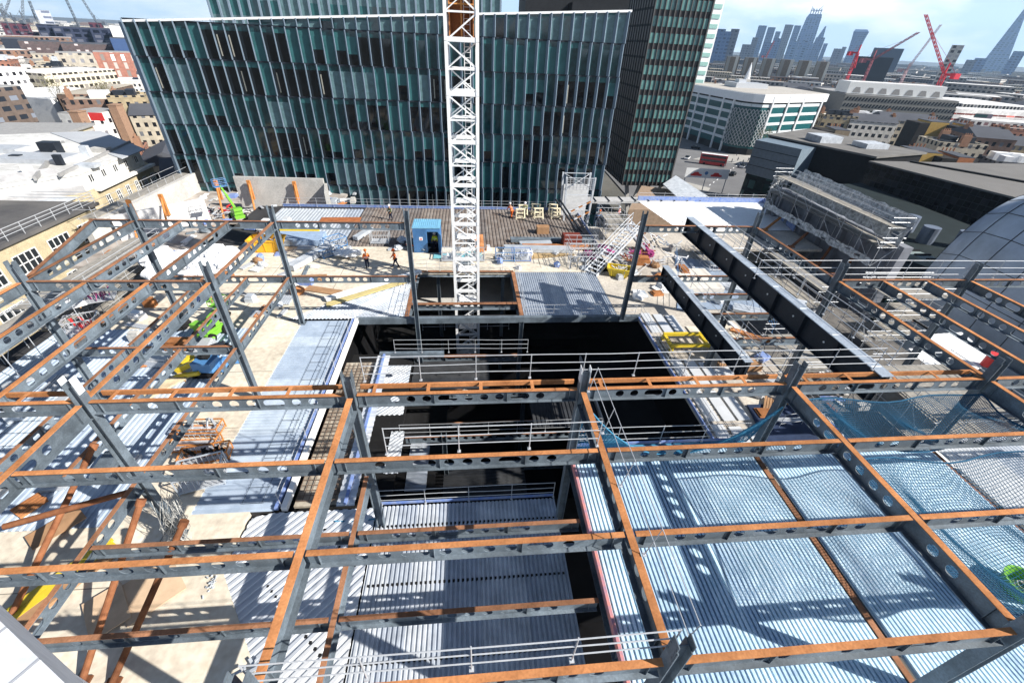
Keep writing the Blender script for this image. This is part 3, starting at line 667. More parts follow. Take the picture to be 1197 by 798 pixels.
person(613, 253, 0, 3.0, 'worker in dark clothes and white helmet on the terrace among trestles', mat('olive_vest', (.2, .22, .12), .8), NAVY, WHITE, 'stand')
person(697, 262, 0, -.8, 'worker in blue jacket with orange helmet leaning near the white site hoist', BLUEP, NAVY, ORG, 'bend')
person(722, 258, 0, 1.0, 'worker in white and red jacket by the back right stairs', mat('pale_red_fabric', (.75, .3, .28), .8), NAVY, WHITE, 'stand')
# ------------------------------------------------------------------ blue hut
p = at(501, 290, 0)
hut = thing('site_hut', 'blue corrugated steel site hut with dark open doorway', 'site hut', (p.x, p.y, 0))
b = MB(); W, Dp, Hh = 2.7, 2.4, 2.6
for i in range(14):   # corrugated front left of the door, sides and back
    x = -W/2+i*.1
    b.box(x, x+.05, -Dp/2-.02, -Dp/2+.03, 0, Hh); b.box(x+.05, x+.1, -Dp/2+.01, -Dp/2+.04, 0, Hh)
for i in range(12):
    y = -Dp/2+.06+i*.19
    for sx in (-1, 1): b.box(min(sx*W/2, sx*(W/2-.04)), max(sx*W/2, sx*(W/2-.04)), y, y+.1, 0, Hh); b.box(min(sx*(W/2-.03), sx*(W/2-.06)), max(sx*(W/2-.03), sx*(W/2-.06)), y+.1, y+.19, 0, Hh)
b.box(-W/2, W/2, Dp/2-.04, Dp/2, 0, Hh).box(1.15, W/2, -Dp/2, -Dp/2+.05, 0, Hh).box(.05, 1.15, -Dp/2, -Dp/2+.05, 2.25, Hh)
b.part('wall', BLUEP, hut)
r_ = MB().box(-W/2-.05, W/2+.05, -Dp/2-.05, Dp/2+.05, Hh, Hh+.1)
for i in range(13): r_.box(-W/2+.05+i*.2, -W/2+.15+i*.2, -Dp/2, Dp/2, Hh+.1, Hh+.13)
r_.part('roof', mat('light_blue_roof', (.18, .42, .6), .5), hut)
MB().box(-W/2, W/2, -Dp/2, Dp/2, -.0, .06).part('floor', BLK, hut)
d_ = MB().box(0, .05, -1.0, 0, .05, 2.2); o = d_.part('door', BLUEP, hut); o.location = (1.17, -Dp/2, 0); o.rotation_euler = (0, 0, .35)
MB().box(-.75, -.4, -Dp/2-.045, -Dp/2-.03, 1.35, 1.7, 0).box(-.68, -.47, -Dp/2-.055, -Dp/2-.047, 1.42, 1.55, 1).part('notice', [WHITE, REDP], hut)
# ------------------------------------------------------------------ boom lifts
def boomlift(p, rz, col_, label, reach, bk, arm2=None, sc_=.75):
    o = thing('boom_lift', label, 'boom lift', tuple(p), rz, 'boom lifts on the site'); o.scale = (sc_,)*3
    MB().box(-1.2, 1.2, -.75, .75, .35, .8).box(-.9, .9, -.6, .6, .8, .95).part('chassis', col_, o)
    w = []
    for sx in (-.85, .85):
        for sy in (-.85, .85):
            t = MB().tube((sx, sy-.16, .42), (sx, sy+.16, .42), .42, 16).part('wheel', BLK, o)
            MB().tube((sx, sy-.18, .42), (sx, sy+.18, .42), .2, 12).part('rim', col_, t)
    b = MB().box(-1.1, .7, -.6, .6, 1.0, 1.55).prism([(-1.3, -.6), (-.5, -.6), (-.5, .6), (-1.3, .6)], 1.55, 1.95)
    b.part('turret', col_, o); MB().box(-1.05, .2, -.62, -.601, 1.08, 1.45).part('engine_cover', BLK, o)
    a = Vector((.1, 0, 1.7)); m_ = MB()
    q = a+Vector((-.4, 0, 1.6)) if arm2 else a
    if arm2: m_.bar(a, q, .26, .3)
    e = q+Vector(reach); m_.bar(q, q+(e-q)*.62, .32, .36); m_.bar(q+(e-q)*.5, e, .22, .26); m_.part('boom', col_, o)
    MB().tube(a+Vector((.5, 0, -.2)), q+(e-q)*.3, .06, 8).part('ram', GALV, o)
    k = MB(); X, Y, Z = .45, .9, 1.05
    for z in (0, .5, 1.05):
        for (x0, y0, x1, y1) in ((-X, -Y, X, -Y), (X, -Y, X, Y), (X, Y, -X, Y), (-X, Y, -X, -Y)): k.tube(e+Vector((x0, y0, z)), e+Vector((x1, y1, z)), .035, 6)
    for x in (-X, 0, X):
        for y in (-Y, 0, Y):
            if x or y: k.tube(e+Vector((x, y, 0)), e+Vector((x, y, Z)), .03, 6)
    k.box(e.x-X, e.x+X, e.y-Y, e.y+Y, e.z-.03, e.z); k.part('basket', bk, o)
    return o
boomlift(at(279, 256, 0), 2.3, GRN, 'lime green boom lift with raised arm and blue basket at the back left', (3.9, 0, 2.4), BLUEP)
boomlift(at(249, 392, 0), 1.25, GRN, 'lime green boom lift with folded arm under the left beams', (2.0, .3, .4), GRN)
p = at(236, 436, 0); o = thing('spider_lift', 'small yellow and blue spider lift with spread yellow legs on the pale slab', 'access lift', tuple(p), 0)
MB().prism([(-.1, -.5), (1.1, -.6), (1.25, .35), (.1, .55)], .45, 1.15).part('body', BLUEP, o)
MB().bar((-.1, 0, .9), (-1.35, -.1, .35), .3, .34).bar((-1.35, -.1, .35), (-1.0, 1.25, .55), .3, .34).part('outrigger', YEL, o)
MB().bar((.3, -.6, .5), (-1.3, -.5, .14), .2, .24).box(-1.55, -1.1, -.75, -.3, 0, .12).part('outrigger', YEL, o)
MB().bar((1.0, .3, .5), (2.0, 1.1, .14), .2, .24).box(1.8, 2.25, .9, 1.35, 0, .12).part('outrigger', BLUEP, o)
MB().bar((.2, .3, 1.3), (1.8, .9, 1.55), .26, .3).bar((.3, .35, 1.55), (1.6, .85, 1.8), .2, .22).part('boom', DSTEEL, o)
MB().blob((.5, .1, 1.25), (.35, .3, .25), 3, n=9).part('engine', BLK, o)
for sy in (-.45, .45):
    t = MB().box(-.1, 1.1, sy-.13, sy+.13, .0, .38).tube((-.1, sy-.13, .19), (-.1, sy+.13, .19), .19, 12).tube((1.1, sy-.13, .19), (1.1, sy+.13, .19), .19, 12); t.part('track', BLK, o)
p = at(1190, 690, 4.0); o = thing('round_tub', 'lime green round tub with a rope on the netted deck at the right edge', 'tub', tuple(p))
b = MB()
for k in range(20):
    a, c = 2*pi*k/20, 2*pi*(k+1)/20
    b.add([(.5*cos(a), .5*sin(a), .02), (.5*cos(c), .5*sin(c), .02), (.62*cos(c), .62*sin(c), .5), (.62*cos(a), .62*sin(a), .5), (.56*cos(a), .56*sin(a), .5), (.56*cos(c), .56*sin(c), .5), (.45*cos(c), .45*sin(c), .08), (.45*cos(a), .45*sin(a), .08)], [(0, 1, 2, 3), (3, 2, 5, 4), (4, 5, 6, 7)])
b.add([(.46*cos(2*pi*k/20), .46*sin(2*pi*k/20), .08) for k in range(20)], [tuple(range(20))]); b.part('bowl', GRN, o)
b = MB()
for k in range(40): a, c = .5*k, .5*(k+1); b.tube((.28*cos(a)*(1-k/90), .28*sin(a)*(1-k/90), .12+k*.006), (.28*cos(c)*(1-k/90), .28*sin(c)*(1-k/90), .126+k*.006), .025, 5)
b.part('rope_coil', mat('grey_rope', (.5, .5, .48), .8, var=.4, vs=6, dirt=(.06, .06, .06)), o)
MB().blob(tuple(at(262, 425, .4)), (.4, .6, .45), 3, j=.1, n=12).thing('cable_drum', BLUEP, 'pale blue drum beside the yellow boom lift', 'drum')
# ------------------------------------------------------------------ materials and stacks
GA = 'stored building materials'
def trestle(p, label):
    o = thing('trestle', label, 'trestle', tuple(p), random.uniform(-.1, .1), 'cream trestles on the terrace')
    m = mat('cream_paint', (.75, .68, .5), .7)
    for sy in (-.35, .35):
        b = MB()
        for sx in (-.55, .55): b.bar((sx, sy, 0), (sx*.85, sy*.2, 1.2), .12)
        b.bar((-.55, sy*.9, .25), (.55, sy*.9, .25), .1).bar((-.5, sy*.4, .8), (.5, sy*.4, .8), .1); b.part('leg_frame', m, o)
    MB().box(-.6, .6, -.12, .12, 1.18, 1.3).part('top_bar', m, o)
for i, (x, y) in enumerate(((608, 256), (626, 250), (629, 255), (646, 250), (649, 255), (611, 251))):
    trestle(at(x, y, 0), ['nearest cream trestle by the orange worker', 'rear trestle of the middle pair', 'front trestle of the middle pair', 'rear trestle of the right pair', 'front trestle of the right pair', 'cream trestle partly behind the orange worker'][i])
def bundle(px, py, L, n, rows, ang, m, label, w=.3, h=.25, z=0, name='steel_stack', cat='stack'):
    p = at(px, py, z); b = MB(); d = Vector((cos(ang), sin(ang), 0)); s = Vector((-sin(ang), cos(ang), 0))
    for r in range(rows):
        for i in range(n):
            q = p+s*(i-(n-1)/2)*w*1.08+Vector((0, 0, h/2+r*h*1.05+.1)); k = L*random.uniform(.93, 1)
            b.bar(q-d*k/2, q+d*k/2, w, h)
    o = thing(name, label, cat, tuple(p), 0, GA); b.wpart('bar', m, o)
    e = MB()
    for t in (-.35, .35): q = p+d*L*t; e.bar(q-s*n*w*.55+Vector((0, 0, .04)), q+s*n*w*.55+Vector((0, 0, .04)), .1, .1)
    e.wpart('bearer', WOODT, o); return o
bundle(645, 283, 9.5, 2, 1, 0, STEEL, 'rearmost grey steel beams lying on the back slab', .35, .35)
bundle(652, 291, 8.2, 2, 1, 0, RUST, 'rust topped steel beams lying on the back slab, middle stack', .35, .35)
bundle(628, 294, 7.5, 3, 1, -.03, GALV, 'front bundle of pale blue grey beams on the back slab', .35, .4)
bundle(626, 287, 3.6, 3, 1, .1, GALV, 'short steel lengths left of the rust topped stack', .3, .3)
bundle(560, 288, 3.5, 3, 2, H2, RUST, 'upright looking rusty pile behind the crane mast', .3, .3)
bundle(350, 283, 5.2, 6, 2, 0, mat('blue_grey_tube', (.3, .4, .55), .5), 'stack of blue grey tubes on the pale slab at back left', .4, .3)
bundle(345, 274, 5.0, 3, 1, 0, YEL, 'yellow beams behind the blue grey tube stack', .35, .3)
bundle(365, 303, 6.0, 2, 1, 1.15, GALVD, 'perforated steel lengths lying diagonally on the pale slab', .45, .5)
bundle(425, 276, 3.2, 2, 1, 1.2, GALV, 'short galvanised lengths behind the orange worker', .3, .4)
bundle(440, 335, 9.0, 1, 1, .62, WHITE, 'long white beam lying diagonally at the mesh deck', .5, .25)
bundle(435, 342, 8.2, 2, 1, .62, mat('raw_timber', (.5, .42, .2), .8), 'timber battens beside the long white beam', .3, .1)
bundle(365, 326, 2.5, 3, 1, .1, WOODT, 'brown timber pile at the foot of the second left column', .3, .1)
bundle(885, 345, 8, 3, 1, -.6, GALVD, 'grey steel lengths on the dusty slab between the two girders', .4, .25)
bundle(905, 372, 7, 3, 1, -.5, GALV, 'pale steel lengths on the slab under the long girder', .4, .25)
bundle(900, 402, 6, 4, 1, -.7, RUST, 'rusty bars stacked on cream boards right of the second girder', .12, .15)
bundle(60, 690, 4.5, 2, 2, 1.0, YEL, 'yellow timber planks on the slab at bottom left', .35, .08)
bundle(62, 700, 4.5, 1, 1, 1.02, WOODT, 'brown plank beside the yellow planks at bottom left', .7, .15)
bundle(190, 455, 3.2, 5, 1, 1.0, mat('raw_timber2', (.55, .45, .3), .8, var=.3), 'pale timber offcuts on the slab under the left beams', .16, .12)
bundle(70, 360, 3, 4, 2, .8, WHITE, 'white boards stacked at the far left under the frame', .5, .2)
bundle(1105, 400, 9, 1, 1, H2, BLK, 'long thin dark profile on the white boards at right', .15, .12)
# yellow lifting frame
p = at(803, 403, 0); o = thing('lifting_frame', 'bright yellow tubular lifting frame on the walkway right of the pit', 'lifting frame', tuple(p))
b = MB()
for sy in (-.75, .75): b.bar((-1.7, sy, .5), (1.7, sy, .5), .2, .24)
b.part('beam', YEL, o); b = MB()
for sx in (-1.55, 1.3): b.bar((sx, -.75, .35), (sx, .75, .35), .2, .2)
b.part('cross_bar', YEL, o)
for sx in (-1.6, 1.6):
    for sy in (-.75, .75): MB().box(sx-.13, sx+.13, sy-.13, sy+.13, 0, .36).part('foot', YEL, o)
# wavy yellow machine (trough)
p = at(315, 292, 0); o = thing('yellow_skip', 'large yellow orange skip under the far left beams', 'skip', tuple(p))
def skip(o, m, s=1.):
    b = MB(); x0, x1, y0, y1, h = -1.6*s, 1.6*s, -.85*s, .85*s, 1.25*s
    lo = [(x0+.5*s, y0+.1, .05), (x1-.5*s, y0+.1, .05), (x1-.5*s, y1-.1, .05), (x0+.5*s, y1-.1, .05)]; hi = [(x0, y0, h), (x1, y0, h), (x1, y1, h), (x0, y1, h)]
    b.add(lo+hi, [(0, 3, 2, 1)]+[(i, (i+1) % 4, 4+(i+1) % 4, 4+i) for i in range(4)])
    lo2 = [(v[0]*.93, v[1]*.93, v[2]+.06) for v in lo]; hi2 = [(v[0]*.95, v[1]*.93, v[2]) for v in hi]
    b.add(lo2+hi2, [(0, 1, 2, 3)]+[(4+i, 4+(i+1) % 4, (i+1) % 4, i) for i in range(4)]); b.add(hi+hi2, [(i, (i+1) % 4, 4+(i+1) % 4, 4+i) for i in range(4)])
    b.part('hull', m, o); r = MB()
    for i in range(4): r.bar(hi[i], hi[(i+1) % 4], .12)
    for t in (-.5, 0, .5):
        for sy in (-1, 1): r.bar((t*s*1.6, sy*(.75*s), .1), (t*s*2, sy*.87*s, h), .08)
    r.part('rim', m, o)
    c = MB()
    for i in range(9): c.bar((random.uniform(x0*.6, x1*.6), random.uniform(y0*.6, y1*.6), .5), (random.uniform(x0*.8, x1*.8), random.uniform(y0*.7, y1*.7), h*1.05), .12, .08)
    c.part('rubble', CONC, o)
skip(o, mat('orange_yellow_paint', (.8, .42, .02), .5))
p = at(722, 322, 0); o = thing('yellow_skip', 'yellow skip on the slab beside the right far column', 'skip', tuple(p), -.35); skip(o, YEL, .68)
# stillage cages, bins, sheets
def cage(p, rz, m, label, w=1.5, d=1.1, h=1.0, load=None):
    o = thing('stillage_cage', label, 'cage', tuple(p), rz, 'material cages')
    b = MB()
    for x in (-w/2, w/2):
        for y in (-d/2, d/2): b.bar((x, y, 0), (x, y, h), .05)
    for z in (.12, h): b.bar((-w/2, -d/2, z), (w/2, -d/2, z), .06).bar((-w/2, d/2, z), (w/2, d/2, z), .06).bar((-w/2, -d/2, z), (-w/2, d/2, z), .06).bar((w/2, -d/2, z), (w/2, d/2, z), .06)
    b.part('frame', m, o); g = MB()
    for i in range(1, 8):
        x = -w/2+w*i/8; g.bar((x, -d/2, .1), (x, -d/2, h), .02); g.bar((x, d/2, .1), (x, d/2, h), .02)
    for i in range(1, 6):
        y = -d/2+d*i/6; g.bar((-w/2, y, .1), (-w/2, y, h), .02); g.bar((w/2, y, .1), (w/2, y, h), .02)
    g.box(-w/2, w/2, -d/2, d/2, .08, .1); g.part('mesh_panel', RAILM, o)
    if load:
        c = MB()
        for i in range(14):
            x, y = random.uniform(-w*.38, w*.38), random.uniform(-d*.38, d*.38); c.bar((x, y, .15+random.random()*.3), (x+random.uniform(-.3, .3), y+random.uniform(-.2, .2), .5+random.random()*.4), .09, .07)
        c.part('load', load, o)
    return o
OF = mat('orange_paint', (.5, .2, .06), .6, var=.25)
for i, (x, y, z, rz, m, lb, ld) in enumerate(((236, 505, 0, 0, OF, 'orange framed wire stillage on the deck, rear of three at left', GALV), (232, 522, 0, 0, OF, 'orange framed wire stillage, middle of three at left', GALV), (243, 535, 0, .2, OF, 'orange framed stillage nearest the column at left', BLK),
        (590, 303, 0, 0, BLUEP, 'blue stillage right of the crane mast', GALV), (609, 303, 0, 0, BLUE, 'bright blue stillage at the corner of the ribbed deck', GALV), (528, 303, 0, 0, RAILM, 'pale wire cage left of the crane mast', GALV), (555, 303, 0, 0, RAILM, 'pale cage right behind the crane mast', mat('aqua_sheet', (.2, .5, .55), .4)),
        (388, 298, 0, .8, BLUEP, 'blue stillage by the orange cone bags, nearer one', GALV), (393, 288, 0, .8, BLUEP, 'blue stillage farther of the two on the pale slab', GALV),
        (445, 283, 0, 0, RAILM, 'white framed cage left of the far column', None), (240, 560, 0, .3, GALV, 'galvanised frame box beside the left column foot', GALVD), (118, 350, 0, .4, RAILM, 'wire cage under the far left beams', PINK), (100, 385, 0, .4, RAILM, 'wire cage nearer under the left beams', REDP))):
    cage(at(x, y, z), rz, m, lb, 2.2 if 'orange' in lb else 1.9, 1.3 if 'orange' not in lb else .8, .6 if 'orange' in lb else 1.0, ld if 'middle' not in lb else None)
def bags(pts, z, label, m, s=.5, name='debris_bag', seed=1, cat='bag'):
    R = random.Random(seed)
    for i, (x, y) in enumerate(pts):
        p = at(x, y, z); b = MB().blob((p.x, p.y, p.z+s*.55), (s*R.uniform(.8, 1.2), s*R.uniform(.8, 1.2), s*R.uniform(.35, .65)), seed+i, n=13, j=.3)
        b.thing(name, m, label, cat, label)
WB = mat('crumpled_white_sheet', (.72, .73, .75), .7, var=.12, vs=3, bump=1.)
bags([(178, 308), (190, 300), (205, 310), (218, 302), (232, 312), (245, 303), (258, 312), (240, 322), (222, 325), (250, 295), (268, 300), (200, 322), (186, 316), (212, 308), (226, 304), (236, 300), (252, 305), (262, 302), (234, 318), (210, 316), (270, 308), (196, 306), (222, 316), (246, 316), (184, 324), (262, 318)], 0, 'crumpled white plastic sheeting heaped under the far left beams', WB, .85, 'plastic_heap', 5, 'plastic sheeting')
bags([(402, 300), (411, 301)], 0, 'white bulk bag left of the orange worker', WB, .8, 'bulk_bag', 9)
bags([(470, 283), (466, 292)], 0, 'grey sack by the crouching worker', GALVD, .5, 'sack', 11)
bags([(520, 448), (545, 462)], -8, 'pale heap on the lower floor inside the pit', CONC, .5, 'rubble_heap', 13, 'rubble')
bags([(215, 383), (262, 372)], 0, 'dark rubber heap on the slab by the green boom lift', BLK, .5, 'rubber_heap', 17, 'rubber')
bags([(688, 300), (693, 303)], 0, 'magenta sack at the corner of the back slab', PINK, .6, 'sack', 21)
p = at(667, 288, 0); MB().box(p.x-1.0, p.x+1.0, p.y-.7, p.y+.7, 0, 1.3).box(p.x-.95, p.x+.95, p.y-.65, p.y+.65, 1.3, 1.36).thing('crate', mat('dark_red_crate', (.16, .04, .03), .7), 'dark red crate at the right end of the back slab', 'crate')
p = at(634, 272, 0); MB().box(p.x-.7, p.x+.7, p.y-.5, p.y+.5, 0, .8).box(p.x-.75, p.x+.75, p.y-.1, p.y+.1, .8, .86).thing('cardboard_box', WOODT, 'orange brown box at the terrace edge', 'box')
p = at(385, 283, 0)
for (x, y, w_, d_, rz, m, lb, nm) in ((398, 258, 4.6, 1.9, .05, mat('rust_plate', (.33, .12, .05), .8, var=.3), 'rusty brown steel sheet on the bluish back deck', 'steel_sheet'), (600, 660, 0, 0, 0, None, '', ''),
        (178, 690, 1.9, 1.9, .75, mat('light_plywood', (.55, .4, .27), .8), 'square of pale brown plywood set diagonally at lower left', 'plywood_sheet'), (127, 716, 1.2, 1.8, .72, mat('light_plywood', (.55, .4, .27), .8), 'second brown plywood sheet in beam shade at lower left', 'plywood_sheet'),
        (378, 340, 3.2, .9, -.3, WOODT, 'brown board on the slab under the far left beam', 'board'), (70, 620, 1.8, 1.0, .9, WOODT, 'brown board lying at far lower left', 'board'), (530, 300, 4, 1.2, 0, mat('aqua_sheet', (.2, .5, .55), .4), 'aqua plastic sheet on barriers behind the crane opening', 'plastic_sheet'),
        (642, 296, 5, 2.2, .2, mat('sand_patch_board', (.42, .3, .16), .9), 'tan board beneath the steel stacks', 'board')):
    if not m: continue
    p = at(x, y, 0); SH = globals().get('SH', .01)+.05; o = MB().box(-w_/2, w_/2, -d_/2, d_/2, 0, .04).thing(nm, m, lb, nm.replace('_', ' ')); o.location = (p.x, p.y, SH if x < 300 else .05); o.rotation_euler = (0, 0, rz)
# chain heap and small parts at lower left
p = at(247, 683, 0); b = MB(); R = random.Random(4)
for i in range(26):
    q = Vector((p.x+R.gauss(0, .13), p.y+R.gauss(0, .22), .05+R.random()*.08)); b.tube(q, q+Vector((R.uniform(-.12, .12), R.uniform(-.12, .12), R.uniform(-.03, .05))), .025, 6)
b.thing('chain', GALV, 'small heap of galvanised chain on the pale slab lower left', 'chain')
p = at(292, 785, 0); b = MB()
for i in range(10): q = Vector((p.x+R.uniform(-.4, .4), p.y+R.uniform(-.3, .3), .1+i*.03)); b.bar(q, q+Vector((R.uniform(-.5, .5), R.uniform(-.3, .3), .05)), .1, .04)
b.thing('clamp_pile', GALV, 'pile of galvanised clamps at the bottom edge', 'clamps')
# cable bundle hanging at the left column foot
b = MB()
for i in range(46):
    q = at(210+R.uniform(-18, 18), 625+R.uniform(-14, 14), .1); c = Vector((-12.2+R.uniform(-.3, .3), 11.3+R.uniform(-.4, .4), R.uniform(1.5, 3.6))); md = (q+c)/2+Vector((R.uniform(-.4, .4), R.uniform(-.4, .4), R.uniform(-.3, .1)))
    b.tube(c, md, .011, 4).tube(md, q, .011, 4)
b.thing('rope_tangle', mat('grey_rope', (.5, .5, .48), .8, var=.4, vs=6, dirt=(.06, .06, .06)), 'tangle of grey and black slings at the foot of the left column', 'slings')
# red/dark bins
for x, y, lb in ((845, 310, 'small red bin on the blue deck right of the stairs'), (1152, 427, 'red drum on the white boards at right')):
    p = at(x, y, .5 if x < 900 else 2.05); z0 = p.z-.5 if x < 900 else 2.05; MB().tube((p.x, p.y, z0), (p.x, p.y, z0+.9), .3, 14).tube((p.x, p.y, z0+.9), (p.x, p.y, z0+.96), .33, 14).thing('bin', REDP, lb, 'bin')
# white boards and bay clutter at right
deck([tuple(at(*q_, 2.0)[:2]) for q_ in ((1062, 407), (1076, 407), (1122, 441), (1101, 444))], H2, 2.0, 'long white boarded strip under the outer right beams', m=WHITE, per=.5, h=.02)
deck([tuple(at(*q_, 2.0)[:2]) for q_ in ((1077, 391), (1124, 388), (1166, 421), (1134, 436))], H2, 2.0, 'second white boarded strip under the outer right beams', m=WHITE, per=.5, h=.02)
MB().prism([(22, 12.6), (31, 12.6), (31, 15.8), (26, 15.8)], -.02, .06).thing('white_board_floor', WHITE, 'white boarded floor seen through the right net', 'floor boards')
MB().box(17.3, 21.6, 24.6, 27.6, .02, .1).box(18.6, 20.2, 25.2, 26.6, .1, .14).thing('cream_board', CREAM, 'cream boarded platform between the girders on the dusty slab', 'boards')
MB().box(18.6, 23.4, 33.2, 37.4, .03, .5).thing('pale_platform', mat('pale_cover', (.62, .58, .52), .8, var=.15), 'large pale covered platform behind the long girder', 'platform')
# random small debris as individual pieces on the right slab
DB = [GALV, STEEL, RUST, WOODT, WHITE, BLUE, RAILM, GALVB, YEL, CONC]
DN = ['galvanised', 'grey', 'rusty', 'brown', 'white', 'blue', 'pale grey', 'shiny', 'yellow', 'concrete']
R = random.Random(8)
def debris(n, x0, x1, y0, y1, z, where, seed, lm=2.4):
    R = random.Random(seed)
    for i in range(n):
        k = R.choice([0, 0, 1, 2, 3, 4, 4, 5, 6, 6, 7, 9, 9, 1]); x, y = R.uniform(x0, x1), R.uniform(y0, y1); a = R.choice([0, H2, R.uniform(0, 3.1)])+R.uniform(-.15, .15)
        L = R.uniform(.5, lm); t = R.random(); b = MB(); d = Vector((cos(a), sin(a), 0))
        if t < .45:
            n_ = R.randint(2, 5)
            for j in range(n_): s = Vector((-d.y, d.x, 0))*j*.16; q = Vector((x, y, z+.08+.02*j)); b.bar(q+s-d*L/2, q+s+d*L/2*R.uniform(.8, 1), .12, .1)
            b.thing('offcut_bundle', DB[k], f'loose {DN[k]} lengths on {where}', 'offcuts', 'loose lengths on '+where)
        elif t < .8:
            w_ = R.uniform(.4, 1.1); h = R.uniform(.15, .8); s = Vector((-d.y, d.x, 0)); q = [Vector((x, y, 0))+d*sx*L*.35+s*sy*w_/2 for sx, sy in ((-1, -1), (1, -1), (1, 1), (-1, 1))]
            b.prism([(v.x, v.y) for v in q], z, z+h*.7); b.prism([((v.x-x)*.8+x, (v.y-y)*.8+y) for v in q], z+h*.7, z+h); b.thing('equipment_box', DB[k], f'{DN[k]} box on {where}', 'box', 'boxes on '+where)
        else:
            b.blob((x, y, z+.25), (R.uniform(.3, .7), R.uniform(.3, .7), .35), seed+i, n=8, j=.25).thing('sack', DB[k], f'{DN[k]} sack on {where}', 'sack', 'sacks on '+where)
debris(26, 17.6, 21.6, 14, 29, 0, 'the right slab', 5)
debris(18, 17.6, 23.5, 30, 43, 0, 'the back right slab', 15)
debris(40, 22.5, 38, 14, 42, -4, 'the lower right floor', 25)
debris(26, -30, -17, 13, 28, .05, 'the far left deck', 6)
debris(40, -26, -14.5, 28.5, 43, 0, 'the back left slab', 7)
debris(12, -26, -20, 44, 56, .05, 'the back corner deck', 8)
debris(24, -13, 13, 38.3, 43.2, 0, 'the slab behind the crane', 9, 1.6)
debris(10, 14.2, 17, 30, 43, 0, 'the right walkway', 10, 1.5)
debris(20, 22.5, 31, 13, 24, -4, 'the floor under the right beams', 12)
# ------------------------------------------------------------------ back right: hoist, stairs, scaffold, retaining walls
def rwbar(b1, b2, p, q, w, n=6):
    p = Vector(p); q = Vector(q)
    for i in range(n): (b1 if i % 2 else b2).bar(p+(q-p)*i/n, p+(q-p)*(i+1)/n, w, w*.6)
HS = .47; o = thing('site_hoist', 'tall pale site hoist with orange and white braces beside the glass facade', 'hoist', (13.4, 53.5, -1))
b = MB(); 
for x in (-1.6, 1.6):
    for y in (-1.2, 1.2): b.bar((x, y, 0), (x*1.15, y, 13.4), .22)
for z in (1, 5, 9, 13.2): b.bar((-1.6, -1.2, z), (1.7, -1.2, z), .14).bar((-1.6, 1.2, z), (1.7, 1.2, z), .14)
b.part('frame', GALVD, o)
MB().box(-1.6, 1.7, .95, 1.05, .6, 10.4).part('panel', mat('pale_panel', (.55, .56, .57), .6), o)
g = MB()
for i in range(9): g.bar((-1.8+i*.45, -1.3, 10.4), (-1.8+i*.45, -1.3, 13.2), .06)
for i in range(7): g.bar((-1.8, -1.3, 10.4+i*.47), (1.85, -1.3, 10.4+i*.47), .06)
g.bar((-1.8, -1.3, 10.4), (1.8, 1.2, 13.2), .1).bar((1.8, -1.3, 10.4), (-1.8, 1.2, 13.2), .1); g.part('cage', RAILM, o)
r1 = MB(); r2 = MB()
for zz in (1.5, 4.2): rwbar(r1, r2, (-1.3, -1.35, zz), (1.6, -1.35, zz+3.2), .28)
r1.part('brace', OF, o); r2.part('white_brace', WHITE, o)
b = MB()
for i in range(2): b.bar((-3.4+i*.5, -3.0, 9), (.0+i*.5, -5.4, .6), .2)
b.part('raking_strut', DSTEEL, o)
o.scale = (.95, 1, HS)
# stairs and low structures
def stair(p, q, w, label):
    p = Vector(p); q = Vector(q); o = thing('stair_flight', label, 'stairs', tuple(p), 0, 'temporary stair flights'); d = q-p; s = Vector((-d.y, d.x, 0)).normalized()*w/2
    b = MB().bar(p-s, q-s, .06, .25).bar(p+s, q+s, .06, .25); b.wpart('stringer', GALVD, o)
    t = MB(); n = int(abs(d.z)/.2)
    for i in range(n): c = p+d*(i+.5)/n; t.bar(c-s, c+s, .26, .04)
    t.wpart('tread', GALVD, o)
    h = MB()
    for sg in (-1, 1):
        for z in (.55, 1.05): h.tube(p+s*sg+Vector((0, 0, z)), q+s*sg+Vector((0, 0, z)), .03, 6)
        for i in range(5): c = p+d*i/4+s*sg; h.tube(c, c+Vector((0, 0, 1.05)), .03, 6)
    h.wpart('handrail', GALVD, o)
stair(at(690, 320, 0), at(745, 262, 3.2)+Vector((0, 0, 0)), 1.4, 'stair flight climbing behind the right far column, left one')
stair(at(765, 305, -1.2), at(735, 268, 2.5), 1.3, 'stair flight crossing behind the right far column, right one')
stair(at(735, 330, -.2), at(775, 292, -3), 1.2, 'stair flight going down by the shorter girder end')
fl = MB().box(14, 42, 50, 62, -4.6, -4.3).box(21, 28, 44, 50, -4, -3.7)
structure(fl, 'yard_floor', CONC)
deck([(26, 49), (41, 49.5), (44, 61), (24.5, 61)], .05, .0, 'broad white roof deck at the back right by the dark shed', m=WHITE, per=.9, h=.02)
strip((24.5, 61.1), (44, 61.1), .12, .7, -.05, BLUE, 'toe_board', 'blue toe board behind the broad white deck', 'toe board', 'blue toe boards')
strip((44.1, 61), (41.2, 49.5), .12, .7, -.05, BLUE, 'toe_board', 'blue toe board on the right of the broad white deck', 'toe board', 'blue toe boards')
rail([(24.5, 61.2, 0), (44.1, 61.2, 0), (41.3, 49.4, 0)], 'guardrail round the broad white roof deck at the back right', h=1.3)
deck([(17.6, 30.2), (26.5, 30.2), (26.5, 40), (22.6, 41)], 0, .06, 'blue grey boarded deck behind the start of the long girder', m=mat('blue_grey_board', (.25, .31, .4), .6), per=1.1, h=.01)
rail([(17.8, 30.6, .1), (21.8, 41, .1)], 'blue topped guardrail left of the blue grey boarded deck', m=BLUEP)
rail([(24.0, 26.5, .1), (26.5, 31.5, .1)], 'blue guardrail between the long girder and outer column', m=BLUEP)
